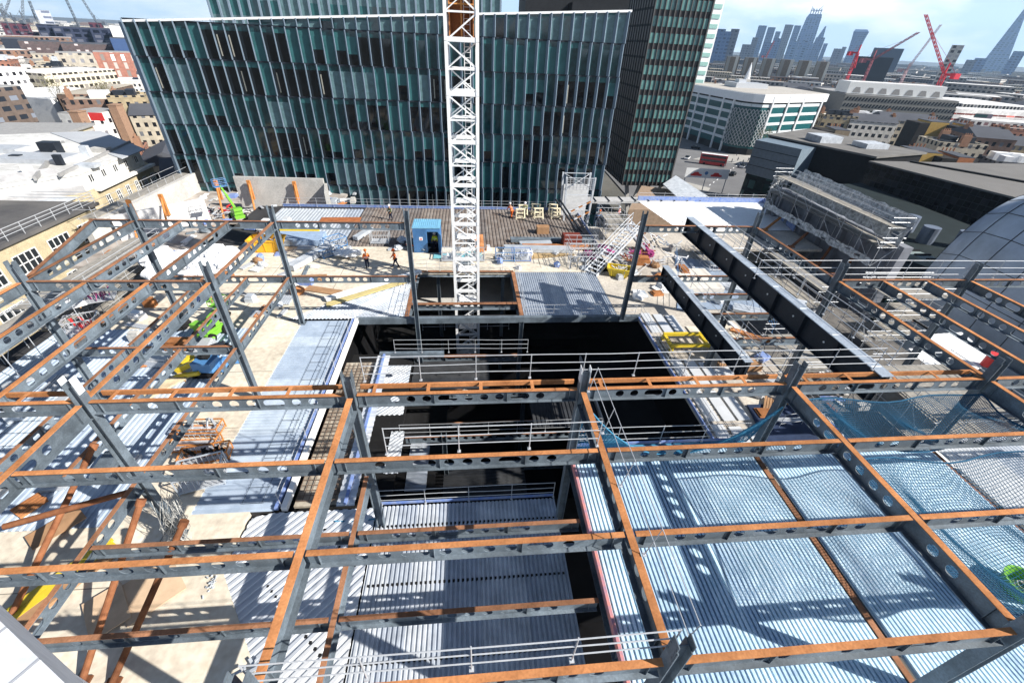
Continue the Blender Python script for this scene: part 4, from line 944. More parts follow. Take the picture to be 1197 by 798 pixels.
MB().prism([(15.5, 60), (41, 61.5), (41, 63.2), (15.5, 62.2)], -.2, .1).thing('walkway_canopy', mat('walkway_roof_sheet', (.42, .42, .42), .6), 'pale flat walkway roof with dark joints at the foot of the dark tower', 'canopy')
b = MB()
for i in range(13): b.bar((16+i*2, 59.9+i*.12, .15), (16+i*2, 62.3+i*.08, .15), .12, .1)
b.thing('walkway_joint', DSTEEL, 'dark ribs crossing the pale walkway roof', 'roof ribs')
def scaffold(x0, x1, y0, y1, z0, z1, label, sx=2., sz=2., boards=True, diag=True, name='scaffold'):
    o = thing(name, label, 'scaffold', (x0, y0, z0), 0, 'tube scaffolds'); lg = MB(); R = random.Random(int(x0*3+y1)); st_ = []
    nx = max(1, round((x1-x0)/sx)); ny = max(1, round((y1-y0)/sx)); nz = max(1, round((z1-z0)/sz)); r = .026
    for i in range(nx+1):
        for j in range(ny+1):
            x = x0+(x1-x0)*i/nx; y = y0+(y1-y0)*j/ny; st_.append(MB().tube((x, y, z0), (x, y, z1+R.uniform(.1, 1.1)), r, 5))
    for k in range(1, nz+1):
        z = z0+(z1-z0)*k/nz
        for dz in (0, .55, 1.0):
            if dz and k == nz and R.random() < .3: continue
            for y in (y0, y1): lg.tube((x0-.3, y, z+dz), (x1+.3, y, z+dz), r, 5)
            for x in (x0, x1): lg.tube((x, y0-.3, z+dz), (x, y1+.3, z+dz), r, 5)
        for i in range(nx+1): x = x0+(x1-x0)*i/nx; lg.tube((x, y0, z), (x, y1, z), r, 5)
        for j in range(ny+1): y = y0+(y1-y0)*j/ny; lg.tube((x0, y, z), (x1, y, z), r, 5)
    if diag:
        for k in range(nz):
            for i in range(0, max(nx, 1), 2): lg.tube((x0+(x1-x0)*i/nx, y0, z0+(z1-z0)*k/nz), (x0+(x1-x0)*(i+1)/nx, y0, z0+(z1-z0)*(k+1)/nz), r, 5)
            for j in range(0, max(ny, 1), 2): lg.tube((x0, y0+(y1-y0)*j/ny, z0+(z1-z0)*k/nz), (x0, y0+(y1-y0)*(j+1)/ny, z0+(z1-z0)*(k+1)/nz), r, 5)
    [b.wpart('standard', RAILM, o) for b in st_]; lg.wpart('ledger', RAILM, o)
    if boards:
        c = MB()
        for k in range(1, nz+1): c.box(x0+.1, x1-.1, y0+.1, y1-.1, z0+(z1-z0)*k/nz+.04, z0+(z1-z0)*k/nz+.09)
        c.wpart('boards', mat('grey_scaffold_board', (.28, .265, .24), .85, var=.3, vs=3), o)
    return o
# right: netted scaffold on a propped retaining wall
w = MB().box(42.4, 43.4, 36, 57, -6, 3.4)
for y in range(37, 57, 3): w.box(41.7, 42.4, y, y+.5, -6, 2.6)
MB().prism([(16.3, 12.6), (22.6, 12.6), (21.5, 18.5), (17.4, 18.5)], .01, .09).thing('floor_shade_panel', mat('navy_floor_shade', (.03, .045, .09), .6, var=.4, vs=.6), 'added dark blue panel of floor shade seen through the net beyond the mid row', 'shade panel')  # dark panel added over the slab; its colour stands in for shade
w.thing('retaining_wall', mat('old_render', (.2, .21, .24), .9, var=.3, vs=.5), 'blue grey propped wall below the sheeted scaffold at right', 'wall')
scaffold(40.3, 42.2, 36.5, 55.5, 1.2, 5.2, 'long scaffold wrapped in torn grey sheeting, upper right of the site', sx=2.6)
R = random.Random(3)
def ragged(x0, y0, x1, y1, z0, z1, label, m, tilt=0., n=26):
    vs = []; fs = []; k = 6
    for i in range(n+1):
        t = i/n
        for j in range(k+1):
            v = j/k; off = R.uniform(-.06, .06)
            vs.append((x0+(x1-x0)*t+off*.7+tilt*v, y0+(y1-y0)*t+off, z0+(z1-z0)*v+(R.uniform(-.13, .1) if j in (0, k) else R.uniform(-.1, .1))))
    for i in range(n):
        for j in range(k):
            if R.random() < .975: a = i*(k+1)+j; fs.append((a, a+k+1, a+k+2, a+1))
    MB().add(vs, fs).thing('debris_sheeting', m, label, 'sheeting', 'torn scaffold sheeting')
SHT = mat('torn_grey_sheet', (.6, .61, .62), .7, var=.35, vs=2.5, dirt=(.13, .14, .15), bump=1.)
ragged(43.3, 55.8, 41.9, 36.3, 3.6, 6.3, 'torn grey sheeting on the far face of the right scaffold', SHT, .5)
ragged(40.2, 55.3, 40.2, 36.6, 1.2, 2.0, 'torn grey sheeting strip low on the near face of the right scaffold', SHT)
ragged(40.3, 55.6, 42.3, 56, -1.0, 5, 'torn dark sheeting at the far end of the right scaffold', SHT, n=8)
for i, (y, m) in enumerate(((53, OF), (47.5, BRUST), (43.5, BRUST), (40.2, BRUST))):
    a = Vector((41.9, y, 1.0)); c = Vector((37.5, y-3.2, -4.0 if y < 43.6 else -.02)); o = thing('wall_prop', ['orange raking prop farthest along the right retaining wall', 'rusty raking prop second along the right retaining wall', 'rusty raking prop third along the right retaining wall', 'rusty raking prop nearest on the right retaining wall'][i], 'steel prop', tuple(c), 0, 'props of the right wall')
    MB().tube(c, a, .16, 10).wpart('tube', m, o); MB().box(c.x-.3, c.x+.3, c.y-.3, c.y+.3, -.02, .08).wpart('foot_plate', m, o)
scaffold(33, 35, 33, 42, -4, .2, 'low open scaffold on the right slab before the propped wall')
scaffold(34.5, 40.5, 28, 31, -4, 2.2, 'open tube scaffold behind the guardrail at the right')
scaffold(24.4, 27.4, 37.6, 42.4, -4, 1.6, 'low scaffold tower right of the blue grey deck')
scaffold(25.5, 31, 14.5, 19.5, -4, 2.2, 'tube scaffold under the outer right beams', sx=1.7)
scaffold(22.6, 26.4, 20.8, 25.5, -4, .6, 'low tube scaffold right of the long girder', sx=1.6)
scaffold(15.2, 17.4, 45.2, 49, 0, 2.2, 'small scaffold at the right end of the back slab', sx=1.1, sz=1.1)
scaffold(9.8, 12.6, 38.2, 40.4, 0, 1.7, 'white cage scaffold at the right of the back slab', sx=.9, sz=.85, boards=False)
# left back edge: scaffold walkway, hoardings and retaining walls
scaffold(-43.2, -41.4, 50.5, 72, -4.5, .2, 'long scaffold walkway along the left back edge of the site')
scaffold(-41.4, -18, 72.2, 74, -4, 1.2, 'scaffold walkway in front of the glass facade at back left', diag=False)
scaffold(-30, -27.5, 17, 28, -.3, 2.1, 'low scaffold at the left edge of the site under the frame')
scaffold(-33.8, -31.2, 30, 44, -4.5, .6, 'scaffold between the slab and the yellow brick building')
lw = MB().box(-41.3, -40.6, 48, 71.8, -6, .3).box(-41.3, -19, 71.2, 72.1, -6, 1.4)
lw.thing('perimeter_wall', CONC, 'pale concrete wall with walkway round the back left yard', 'wall')
lb = MB().box(-41, -19, 56.8, 71, -2.6, -2.3).box(-41, -31, 43.6, 56.8, -2.6, -2.3); structure(lb, 'yard_slab', mat('yard_dirt', (.4, .37, .34), .9, var=.3, vs=.4, dirt=(.2, .17, .15)))
wl = mat('white_wall_board', (.66, .66, .66), .7, var=.12, vs=.8)
for i, (a, c, zt, lb_) in enumerate((((-31, 61.5), (-19.5, 61.2), 2.2, 'pale grey concrete wall panel with orange props at the back left'), ((-40.0, 50.5), (-33.5, 57.5), .5, 'white propped wall panel at the left edge of the yard'), ((-19.3, 61.2), (-18.2, 57.0), 1.6, 'short return of the pale back wall near the terrace'))):
    MB().bar((*a, (zt-2.3)/2), (*c, (zt-2.3)/2), .35, zt+2.3).thing('propped_wall', CONC if i != 1 else wl, lb_, 'wall')
for i, (x, y) in enumerate(((-29, 61), (-23.2, 60.9), (-38.4, 52.2), (-36.2, 54.4), (-33, 60.8))):
    a = Vector((x, y-.2, 1.6)); c = Vector((x+1.0, y-3.0, -2.2)); o = thing('wall_prop', f'orange red wall prop, {["left one on the grey wall", "right one on the grey wall", "first on the white wall", "second on the white wall", "one between the walls"][i]}, back left', 'steel prop', tuple(c), 0, 'orange props at the back left')
    MB().tube(c, a, .12, 8).wpart('tube', OF, o); MB().bar(a+Vector((0, 0, .3)), a-Vector((0, 0, 2.2)), .4, .3).wpart('waler', OF, o)
debris(60, -39.5, -17, 57.2, 70, -2.3, 'the back left yard', 21, 2.6)
debris(30, -39.5, -32, 44.5, 57, -2.3, 'the left yard edge', 22, 2.6)
PK = [PINK, REDP, GALV, RAILM, DSTEEL, BRUST, WHITE]
R = random.Random(33)
for i in range(26):
    k = R.randrange(len(PK)); x, y = (R.uniform(-36, -19), R.uniform(57.5, 60.5)) if i < 16 else (R.uniform(15.5, 23), R.uniform(38.5, 46)); z = -2.3 if i < 16 else 0; b = MB()
    for j in range(7): q = Vector((x+R.uniform(-.8, .8), y+R.uniform(-.6, .6), z+R.uniform(.1, .9))); a = R.uniform(0, 3.14); b.bar(q, q+Vector((cos(a)*R.uniform(.6, 1.6), sin(a)*R.uniform(.6, 1.6), R.uniform(-.2, .3))), .1, .08)
    nm = ['magenta', 'red', 'galvanised', 'pale grey', 'dark', 'rusty', 'white'][k]
    b.thing('formwork_heap', PK[k], f'jumbled heap of {nm} formwork parts, {"back left yard" if i < 16 else "by the back right stairs"}', 'formwork', f'{nm} formwork heaps {"back left" if i < 16 else "back right"}')
bags([(704, 292), (712, 297), (752, 292), (758, 300), (745, 298)], 0, 'magenta sheeted pile by the back right stairs', PINK, .6, 'sheeted_pile', 30, 'covered pile')
# ------------------------------------------------------------------ glass facade building
gb = thing('glass_office_building', 'big teal glass office building with tall blue grey vertical fins behind the crane', 'building', (-42.5, 70, -22))
X0, X1, Y0, Y1 = -42.5, 21.2, 70., 102.
def ztop(x): return 18.2+(22.3-18.2)*(x-X0)/(X1-X0)*.95
GT = [mat('glass_black', (.005, .007, .009), .05, spec=.5, var=.4), mat('glass_teal', (.032, .112, .118), .25, spec=.3, var=.25, vs=.6), mat('glass_deep', (.01, .045, .052), .06, spec=.6, var=.4), mat('glass_pale', (.10, .175, .19), .3, spec=.4, var=.3), mat('interior_cream', (.3, .29, .25), .6)]
FZ = [-22+3.93*i for i in range(11)]
z_fl = [2.3*70/58-3.0]
fls = [-1.0-3.93*k for k in range(4, -1, -1)]+[2.93+3.93*k for k in range(0, 4)]   # floor levels
NB = 43; bw = (X1-X0)/NB
R = random.Random(17)
wall = MB(); wall.box(X0+.3, X1-.3, Y0+3.5, Y1, 0-22, 17.5); wall.wpart('core', BLK, gb)
rf = MB()
rf.add([(X0, Y0-.3, ztop(X0)), (X1+.6, Y0-.3, ztop(X1)), (X1+.6, Y0+.5, ztop(X1)), (X0, Y0+.5, ztop(X0)), (X0, Y0-.3, ztop(X0)+.25), (X1+.6, Y0-.3, ztop(X1)+.25), (X1+.6, Y0+.5, ztop(X1)+.25), (X0, Y0+.5, ztop(X0)+.25)],
       [(0,3,2,1),(4,5,6,7),(0,1,5,4),(1,2,6,5),(2,3,7,6),(3,0,4,7)])
rf.wpart('coping', WHITE, gb)
rf = MB().box(X0+.3, X1-.3, Y0+.6, Y1, 17.5, 17.8); rf.wpart('roof', CONC, gb)
levels = fls+[18.62]
for fi, (za, zb) in enumerate(zip(levels, levels[1:]+[None])):
    gl = MB(); run = 0; kind = 1
    for i in range(NB):
        xa, xb = X0+i*bw, X0+(i+1)*bw
        t = min(zb if zb else 99, ztop((xa+xb)/2))
        if t-za < .45: continue
        if zb is None: t = ztop((xa+xb)/2); 
        if run <= 0: run = R.randint(1, 5); kind = R.choice([0, 0, 2, 1, 1, 3] if i < 20 else [0, 0, 0, 2, 2, 1, 1])
        run -= 1; k = kind if R.random() > .06 else R.randrange(4)
        if zb is None: k = R.choice([3, 2, 3, 3, 0])
        y = Y0+.02
        sp_ = .75 if zb else .3      # spandrel strip
        gl.add([(xa, y, t-sp_), (xb, y, t-sp_), (xb, y, t), (xa, y, t)], [(0,1,2,3)], R.choice([2, 1, 2]))
        if k == 1 and R.random() < .35:   # half drawn blind
            zm = za+(t-sp_-za)*R.uniform(.25, .6); gl.add([(xa, y, zm), (xb, y, zm), (xb, y, t-sp_), (xa, y, t-sp_)], [(0,1,2,3)], 1); gl.add([(xa, y, za), (xb, y, za), (xb, y, zm), (xa, y, zm)], [(0,1,2,3)], 0)
        else: j1, j2 = R.uniform(-.018, .018), R.uniform(-.018, .018); gl.add([(xa, y+j1, za), (xb, y-j1, za), (xb, y-j2, t-sp_), (xa, y+j2, t-sp_)], [(0,1,2,3)], k)
        if k == 0 and R.random() < .22 and zb: x_ = xa+R.uniform(.2, bw-.4); gl.box(x_, x_+.14, Y0-.01, Y0+.01, za+.4, t-1.2, 4)
    gl.wpart('glazing_band', GT, gb)
    MB().box(X0, X1, Y0-.1, Y0+.01, za-.14, za+.04).wpart('transom', DSTEEL, gb)
FIN = mat('blue_grey_fin', (.19, .25, .32), .45, .2, var=.12, vs=.7)
for i in range(NB+1):
    x = X0+i*bw; f = MB()
    for fi, (za, zb) in enumerate(zip(levels, levels[1:]+[ztop(x)+.1])):
        if zb-za < .3: continue
        s = .06*(1 if fi % 2 else -1)
        f.prism([(x-.08+s, Y0-.02), (x+.14+s, Y0-.02), (x+.26+s, Y0-.5), (x+.18+s, Y0-.53)], za+.04, zb-.03)
    f.wpart('facade_fin', FIN, gb)
sd = MB(); nn = 20
for fi, (za, zb) in enumerate(zip(levels, levels[1:]+[18.2])):
    for j in range(nn):
        ya, yb = Y0+j*1.5, Y0+(j+1)*1.5; sd.add([(X1+.01, ya, za), (X1+.01, yb, za), (X1+.01, yb, zb), (X1+.01, ya, zb)], [(0,1,2,3)], R.randrange(4)); sd.add([(X0-.01, yb, za), (X0-.01, ya, za), (X0-.01, ya, zb), (X0-.01, yb, zb)], [(0,1,2,3)], R.randrange(3))
sd.wpart('side_glazing', GT, gb)
sf = MB()
for j in range(nn+1): y = Y0+j*1.5; sf.box(X0-.5, X0-.02, y-.08, y+.08, -22, 18.2)
sf.wpart('side_fin', FIN, gb)
# set back taller wing
gw = thing('glass_office_wing', 'set back taller glass wing above the fin facade roofline, top left of centre', 'building', (-27, 88, 10))
a = aty(243, 0, 88).x; c = aty(585, 0, 88).x
gl = MB(); nb = 30
for fi in range(4):
    for i in range(nb):
        xa, xb = a+(c-a)*i/nb, a+(c-a)*(i+1)/nb; z0 = 14+fi*3.9
        gl.add([(xa, 88, z0), (xb, 88, z0), (xb, 88, z0+1.9), (xa, 88, z0+1.9)], [(0,1,2,3)], 3); gl.add([(xa, 88, z0+1.9), (xb, 88, z0+1.9), (xb, 88, z0+3.9), (xa, 88, z0+3.9)], [(0,1,2,3)], R.choice([3, 2, 1, 3]))
gl.wpart('glazing', GT, gw)
f = MB()
for i in range(nb+1): x = a+(c-a)*i/nb; f.box(x-.1, x+.15, 87.6, 87.97, 13, 31)
f.wpart('facade_fin', FIN, gw); MB().box(a-.2, c+.2, 88.05, 100, 10, 30.5).wpart('core', DSTEEL, gw)
MB().box(17.5, 27, 89, 102, -22, 24).box(10, 28, 92, 104, 17, 27).thing('plant_block', mat('dark_plant_cladding', (.02, .022, .026), .6), 'dark plant block between the glass office and the dark tower', 'building')
# dark tower
tw = thing('dark_tower', 'dark brown office tower with green window bands behind the glass building', 'building', (46, 118, -22))
TX0 = aty(767, 0, 118).x; TX1 = aty(834.5, 0, 118).x; TZ0 = aty(752, 217, 118).z; TZ1 = 40
TB = mat('dark_brown_spandrel', (.022, .017, .017), .45, var=.3, vs=.5); TG = [mat('tower_glass_a', (.06, .15, .15), .2, spec=.4, var=.3, vs=.8), mat('tower_glass_b', (.11, .24, .23), .25, spec=.4, var=.25, vs=.8), mat('tower_glass_c', (.03, .08, .09), .15, spec=.4, var=.3)]
MB().box(TX0, TX1, 118, 166, TZ0, TZ1).wpart('wall', TB, tw)
nfl = 17; fh = (TZ1-TZ0)/nfl
for k in range(nfl):
    g = MB(); z = TZ0+k*fh
    for i in range(11):
        xa = TX0+(TX1-TX0)*(i+.06)/11; xb = TX0+(TX1-TX0)*(i+.94)/11; g.box(xa, xb, 117.93, 117.99, z+fh*.34, z+fh*.95, R.choice([0, 1, 1, 2]) if k < 13 else R.choice([1, 1, 0]))
    g.wpart('window_band', TG, tw)
v = MB()
for i in range(12): x = TX0+(TX1-TX0)*i/11; v.box(x-.09, x+.09, 117.7, 117.92, TZ0, TZ1)
v.box(TX1-.05, TX1+.25, 117.6, 118.2, TZ0, TZ1); v.wpart('mullion', mat('brown_mullion', (.09, .085, .085), .5), tw)
v = MB()
for i in range(26): y = 118.5+i*1.85; v.box(TX0-.14, TX0-.01, y-.1, y+.1, TZ0, TZ1)
for k in range(nfl): v.box(TX0-.06, TX0-.01, 118, 166, TZ0+k*fh+fh*.35, TZ0+k*fh+fh*.5)
v.wpart('side_mullion', BLK, tw)
l = MB()
for x in (TX0+4, TX1-3): l.bar((x, 120, -22), (x-2, 120, TZ0), .9).bar((x, 120, -22), (x+2, 120, TZ0), .9)
l.wpart('leg', CONC, tw)
# white green tower behind
ut = thing('white_green_tower', 'pale green and white tower seen as a sliver beside the dark tower', 'building', (140, 286, -22))
a = aty(835, 0, 286).x; c = aty(848, 0, 286).x
MB().box(a-30, c, 286, 330, -22, 60).wpart('wall', WHITE, ut)
for k in range(16):
    MB().box(a-29, c-.8, 285.7, 285.98, -20+k*4.4, -18+k*4.4).wpart('window_band', mat('pale_green_glass', (.3, .5, .46), .3), ut)
# curved hospital podium
def wallseg(b, p, q, za, zb, off=0., mi=0):
    p = Vector(p); q = Vector(q); d = (q-p).normalized(); n = Vector((d.y, -d.x))*off; p = p+n; q = q+n
    b.add([(p.x, p.y, za), (q.x, q.y, za), (q.x, q.y, zb), (p.x, p.y, zb)], [(0,1,2,3)], mi)
up = thing('curved_white_block', 'white banded block with a rounded corner of lattice glass, upper right of centre', 'building', (130, 220, -22))
C0 = Vector((118, 256)); C1 = Vector((124, 218.5)); 
arc = [Vector((124, 218.5)), Vector((125.0, 213.5)), Vector((128, 209.8)), Vector((132, 208)), Vector((137, 208.8))]
E1 = Vector((172, 224))
path = [C0, C1]+arc[1:]+[E1]
zt = 3.4
foot = [(p.x, p.y) for p in path]+[(172, 262), (118, 262)]
MB().prism(foot, -22, zt-1.5).wpart('wall', BLK, up)
sh_ = [(p.x-.6, p.y-.9) for p in path]+[(176, 226), (176, 264), (116, 264)]
MB().prism(sh_, zt-3.2, zt).wpart('roof', WHITE, up)
TQ = [mat('teal_band_glass', (.015, .09, .1), .2), mat('white_band', (.6, .65, .68), .5)]
for k in range(6):
    b = MB(); z = -19+k*3.7
    if z+3.2 > zt-3: break
    for p, q in zip(path, path[1:]):
        wallseg(b, p, q, z, z+2.5, .05, 0)
        if not (p in arc[1:-1] or q in arc[1:-1]) or True: wallseg(b, p, q, z+2.5, z+3.7, .2, 1)
    if k < 5: b.wpart('facade_band', TQ, up)
lt = MB()
for p, q in zip(arc, arc[1:]):
    d = q-p; L = d.length; n = Vector((d.y, -d.x)).normalized()*.75
    for i in range(3):
        for s in (0, 1):
            for k in range(7):
                a_ = p+d*(i+s)/3+n; b_ = p+d*(i+1-s)/3+n; z = -18+k*2.2; lt.bar((a_.x, a_.y, z), (b_.x, b_.y, z+2.2), .2)
lt.wpart('lattice', RAILM, up)
b = MB()
for p, q in zip(arc, arc[1:]): wallseg(b, p, q, -18, -2.6, .45)
b.wpart('corner_glazing', mat('corner_glass', (.03, .09, .09), .3), up)
b = MB()
for p in [C0+(C1-C0)*t for t in (.25, .5, .8, 1.)]+[arc[-1], arc[-1]+(E1-arc[-1])*.3, arc[-1]+(E1-arc[-1])*.6, E1]: b.box(p.x-.5, p.x+.2, p.y-1.0, p.y-.1, -22, zt-.5)
b.wpart('pier', WHITE, up)
MB().prism([((p[0]-145)*.96+145, (p[1]-238)*.96+238) for p in sh_], zt, zt+.15).wpart('roof_membrane', mat('stone_chip_roof', (.42, .4, .37), .9, var=.1, vs=.1), up)
b = MB().box(135, 152, 240, 252, zt+.15, zt+2.2).box(138, 142, 244, 248, zt+2.2, zt+3.6); b.wpart('roof_plant', RAILM, up)
# dark shed block and neighbours on the right
ds = thing('dark_shed_building', 'black clad block with pale panelled left wall and flat grey roof', 'building', (83, 110, -22))
MB().prism([(82.9, 122.7), (93.5, 97.5), (112, 104), (104, 136)], -22, -.3).wpart('wall', mat('black_cladding', (.012, .012, .014), .6, var=.3), ds)
MB().prism([(82.4, 123), (93.3, 96.9), (112.6, 103.6), (104.6, 136.5)], -.3, .1).wpart('roof', mat('grey_roof_felt', (.17, .165, .16), .9, var=.2, vs=.3), ds)
b = MB(); wallseg(b, (78.3, 121.5), (82.8, 122.6), -22, .0); o_ = b
MB().prism([(76.5, 118.2), (82.9, 122.7), (88.2, 110.2), (82, 107)], -9, -.6).wpart('panelled_wing', mat('blue_grey_panel', (.16, .21, .26), .5), ds)
MB().prism([(77, 118.2), (82.8, 122.4), (88, 110.4), (82.2, 107.6)], -22, -9).wpart('glazed_wing', winmat('dark_teal_wall', (.012, .02, .022), (.01, .035, .035), 2, 3, .8, .7, lt=.01), ds)
b = MB()
for k in range(3): b.bar((76.45, 118.15, -2.5-k*2.1), (81.95, 106.95, -2.5-k*2.1), .06, .1)
b.wpart('panel_joint', BLK, ds)
b = MB().box(90, 96, 112, 118, .1, 1.6).box(98, 104, 106, 111, .1, 1.2); b.wpart('roof_plant', GALVD, ds)
ts = thing('dark_tiled_building', 'long building with dark tiled wall and plain grey roof at the right edge', 'building', (95, 80, -22))
MB().prism([(86.9, 91.1), (93.0, 62), (126, 58), (128, 92)], -22, 0).wpart('wall', winmat('dark_tile', (.018, .019, .024), (.008, .008, .01), 1.1, 1.1, .9, .9, lt=0), ts)
MB().prism([(86.5, 91.3), (92.8, 61.5), (126.5, 57.5), (128.5, 92.5)], 0, .3).wpart('roof', mat('grey_membrane_roof', (.17, .165, .16), .85, var=.08, vs=.2), ts)
b = MB().bar((96, 91, .45), (114, 62, .45), .8, .3); b.wpart('roof_joint', BLK, ts)
ll = thing('glass_walkway_building', 'low dark glass building with a pale ribbed eaves band below the tiled wall', 'building', (60, 60, -22))
MB().prism([(57, 66), (57, 40), (84, 48), (86, 90), (62, 84)], -22, -4).wpart('wall', winmat('dark_teal_wall', (.012, .02, .022), (.01, .035, .035), 2, 3, .8, .7), ll)
MB().prism([(55, 67), (61.5, 44.5), (63.5, 45), (58.5, 68)], -4, -3.2).wpart('eaves', mat('pale_green_eaves', (.22, .27, .27), .6), ll)
b = MB()
for i in range(16): t = i/15; b.box(55.2+t*6.3, 58.6+t*5, 66.4-t*21.5, 66.7-t*21.5, -3.2, -3.0)
b.wpart('eaves_rib', BLK, ll)
for i, (x, y) in enumerate(((66, 58), (68.5, 56), (70, 61), (72.5, 54), (64.5, 63))):
    MB().tube((x, y, -4), (x, y, -1.6), 1.1, 14).thing('roof_fan', mat('fan_housing', (.15, .18, .24), .5, .3), 'round blue grey fan housing on the dark roof at right', 'fan housing', 'fan housings on the dark roof')
# curved metal roof
cv = thing('curved_metal_roof', 'smooth curved blue silver metal roof with dark joints at the right edge', 'building', (56, 36, -10))
b = MB(); n = 18; m_ = 12
rows = []
for j in range(m_+1):
    t = j/m_; y = 43.5-40*t; dx = -2.2*t+2.4*(max(0, 1-j/2.)**2); row = []
    for i in range(n+1):
        if i < 3: p_ = (0, -16+i*4.6)
        elif i < 15: a_ = (i-2)/13*pi/2; p_ = (9.5*(1-cos(a_)), -5.0+13.4*sin(a_))
        else: p_ = (9.5+(i-14)*8., 8.4+.15*(i-14))
        row.append((53.2+p_[0]*.8+dx, y, p_[1]-1.6*(max(0, 1-j/2.)**2)))
    rows.append(row)
vs = [v for r in rows for v in r]; fs = []
for j in range(m_):
    for i in range(n): a_ = j*(n+1)+i; fs.append((a_, a_+1, a_+n+2, a_+n+1))
fs.append(tuple(range(n+1)))
b.add(vs, fs); q = b.wpart('shell', mat('blue_silver_metal', (.5, .57, .66), .45, .2, var=.35, vs=.12, spec=.4), cv)
for p_ in q.data.polygons: p_.use_smooth = True
b = MB()
for j in range(m_+1):
    for i in range(n): b.bar(Vector(rows[j][i])+Vector((0, 0, .03)), Vector(rows[j][i+1])+Vector((0, 0, .03)), .07, .05)
for i in range(0, n+1, 2):
    for j in range(m_): b.bar(Vector(rows[j][i])+Vector((0, 0, .03)), Vector(rows[j+1][i])+Vector((0, 0, .03)), .07, .05)
b.wpart('joint', DSTEEL, cv)
# ------------------------------------------------------------------ left near buildings
YB = (.46, .39, .26); YBR = mat('yellow_brick', YB, .85, var=.15, vs=1.2, fine=9)
WF = mat('white_window_frame', (.75, .75, .74), .5); WGl = mat('window_glass', (.02, .025, .03), .1)
def window(parent, c, ux, w, h, nv=2, nh=1, label=None):
    """window standing proud of a wall: frame with glass panes; c centre, ux direction along the wall"""
    u = Vector(ux).normalized(); n = Vector((u.y, -u.x, 0))
    fr = MB(); gl = MB(); c = Vector(c)
    def bx(b, a0, a1, z0, z1, o0, o1):
        vs = []
        for zz in (z0, z1):
            for (aa, oo) in ((a0, o0), (a1, o0), (a1, o1), (a0, o1)): q = c+u*aa+n*oo; vs.append((q.x, q.y, c.z+zz))
        b.add(vs, [(0,1,2,3)[::-1], (4,5,6,7), (0,1,5,4), (1,2,6,5), (2,3,7,6), (3,0,4,7)])
    bx(gl, -w/2, w/2, -h/2, h/2, -.02, .02); f = .09
    bx(fr, -w/2, w/2, h/2-f, h/2, .02, .08); bx(fr, -w/2-.06, w/2+.06, -h/2-.05, -h/2+f, .02, .13); bx(fr, -w/2, -w/2+f, -h/2+f, h/2-f, .02, .08); bx(fr, w/2-f, w/2, -h/2+f, h/2-f, .02, .08)
    for i in range(1, nv): x = -w/2+w*i/nv; bx(fr, x-f/2, x+f/2, -h/2+f, h/2-f, .02, .07)
    for i in range(1, nh): z = -h/2+h*i/nh; bx(fr, -w/2+f, w/2-f, z-f/2, z+f/2, .021, .068)
    g = gl.wpart('window', WGl, parent); fr.wpart('frame', WF, g)
# L1: flat roofed yellow brick block
o = thing('yellow_brick_block', 'yellow brick block with dark flat roof and rows of white windows at the left edge', 'building', (-45.5, 50, -22))
LX = -45.4
MB().box(LX-14, LX, 20, 56, -22, -.15).wpart('wall', YBR, o)
MB().box(LX-14.3, LX+.35, 19.7, 56.4, -.15, .2).wpart('roof', mat('dark_felt_roof', (.13, .125, .12), .9, var=.35, vs=.12, dirt=(.07, .07, .075)), o)
b = MB()
for y in range(20, 57, 2): b.tube((LX+.2, y, .2), (LX+.2, y, 1.4), .04, 5)
for z in (.7, 1.05, 1.4): b.tube((LX+.2, 19.8, z), (LX+.2, 56.3, z), .04, 5).tube((LX-14, 56.2, z), (LX+.2, 56.2, z), .04, 5)
b.wpart('railing', RAILM, o)
for k in range(4):
    for j in range(8): window(o, (LX, 22.8+j*4.4, -2.3-k*3.9), (0, 1, 0), 2.9, 2.0, 4, 2)
MB().box(LX-.01, LX+.16, 20, 56, -4.3, -4.0).box(LX-.01, LX+.16, 20, 56, -8.2, -7.9).wpart('string_course', mat('stone_band', (.5, .48, .4), .8), o)
p = MB(); p.add([(LX-9+cos(t*.63)*1.5, 42+sin(t*.63)*2.5, .215) for t in range(10)], [tuple(range(10))]); p.wpart('roof_sheet', mat('blue_roof_sheet', (.05, .14, .4), .6), o)
# L2: long block with white roof
RV = random.Random(15)
o = thing('white_roofed_block', 'long yellow brick block with broad white roof and small white windows, left', 'building', (-52, 66, -22))
F0 = at(105, 208, .8); F1 = at(172, 180, .8); F0.z = F1.z = 0; uf = (F1-F0).normalized(); nf = Vector((uf.y, -uf.x, 0)); LF = (F1-F0).length
w1 = at(-60, 236, .8); w1.z = 0; w2 = at(-60, 165, .8); w2.z = 0; w3 = at(120, 158, .8); w3.z = 0
ol = [F0, F1, w3, w2, w1]
MB().prism([(v.x, v.y) for v in ol], -22, -.9).wpart('wall', YBR, o)
gc = sum(ol, Vector())/5
ins_ = [F0-uf*.0-nf*1.0, F1-nf*1.0]+[v*.985+gc*.015 for v in ol[2:]]
WR_ = mat('white_render', (.74, .73, .70), .7)
MB().prism([(v.x, v.y) for v in ins_], -.9, 1.2).wpart('attic', WR_, o)
MB().prism([((v.x-gc.x)*1.01+gc.x, (v.y-gc.y)*1.01+gc.y) for v in ins_], 1.2, 1.5).wpart('roof', mat('white_roof', (.66, .66, .65), .7, var=.06, vs=.12, dirt=(.44, .44, .43), fine=1.5), o)
MB().bar(F0+nf*.2+Vector((0, 0, -.8)), F1+nf*.2+Vector((0, 0, -.8)), .7, .35).wpart('cornice', WR_, o)
for k in range(5):
    for j in range(6): q = F0+uf*(1.6+j*LF/6.1)+nf*.03; window(o, (q.x, q.y, -2.6-k*3.3), uf, .95, 1.5, 2, 2)
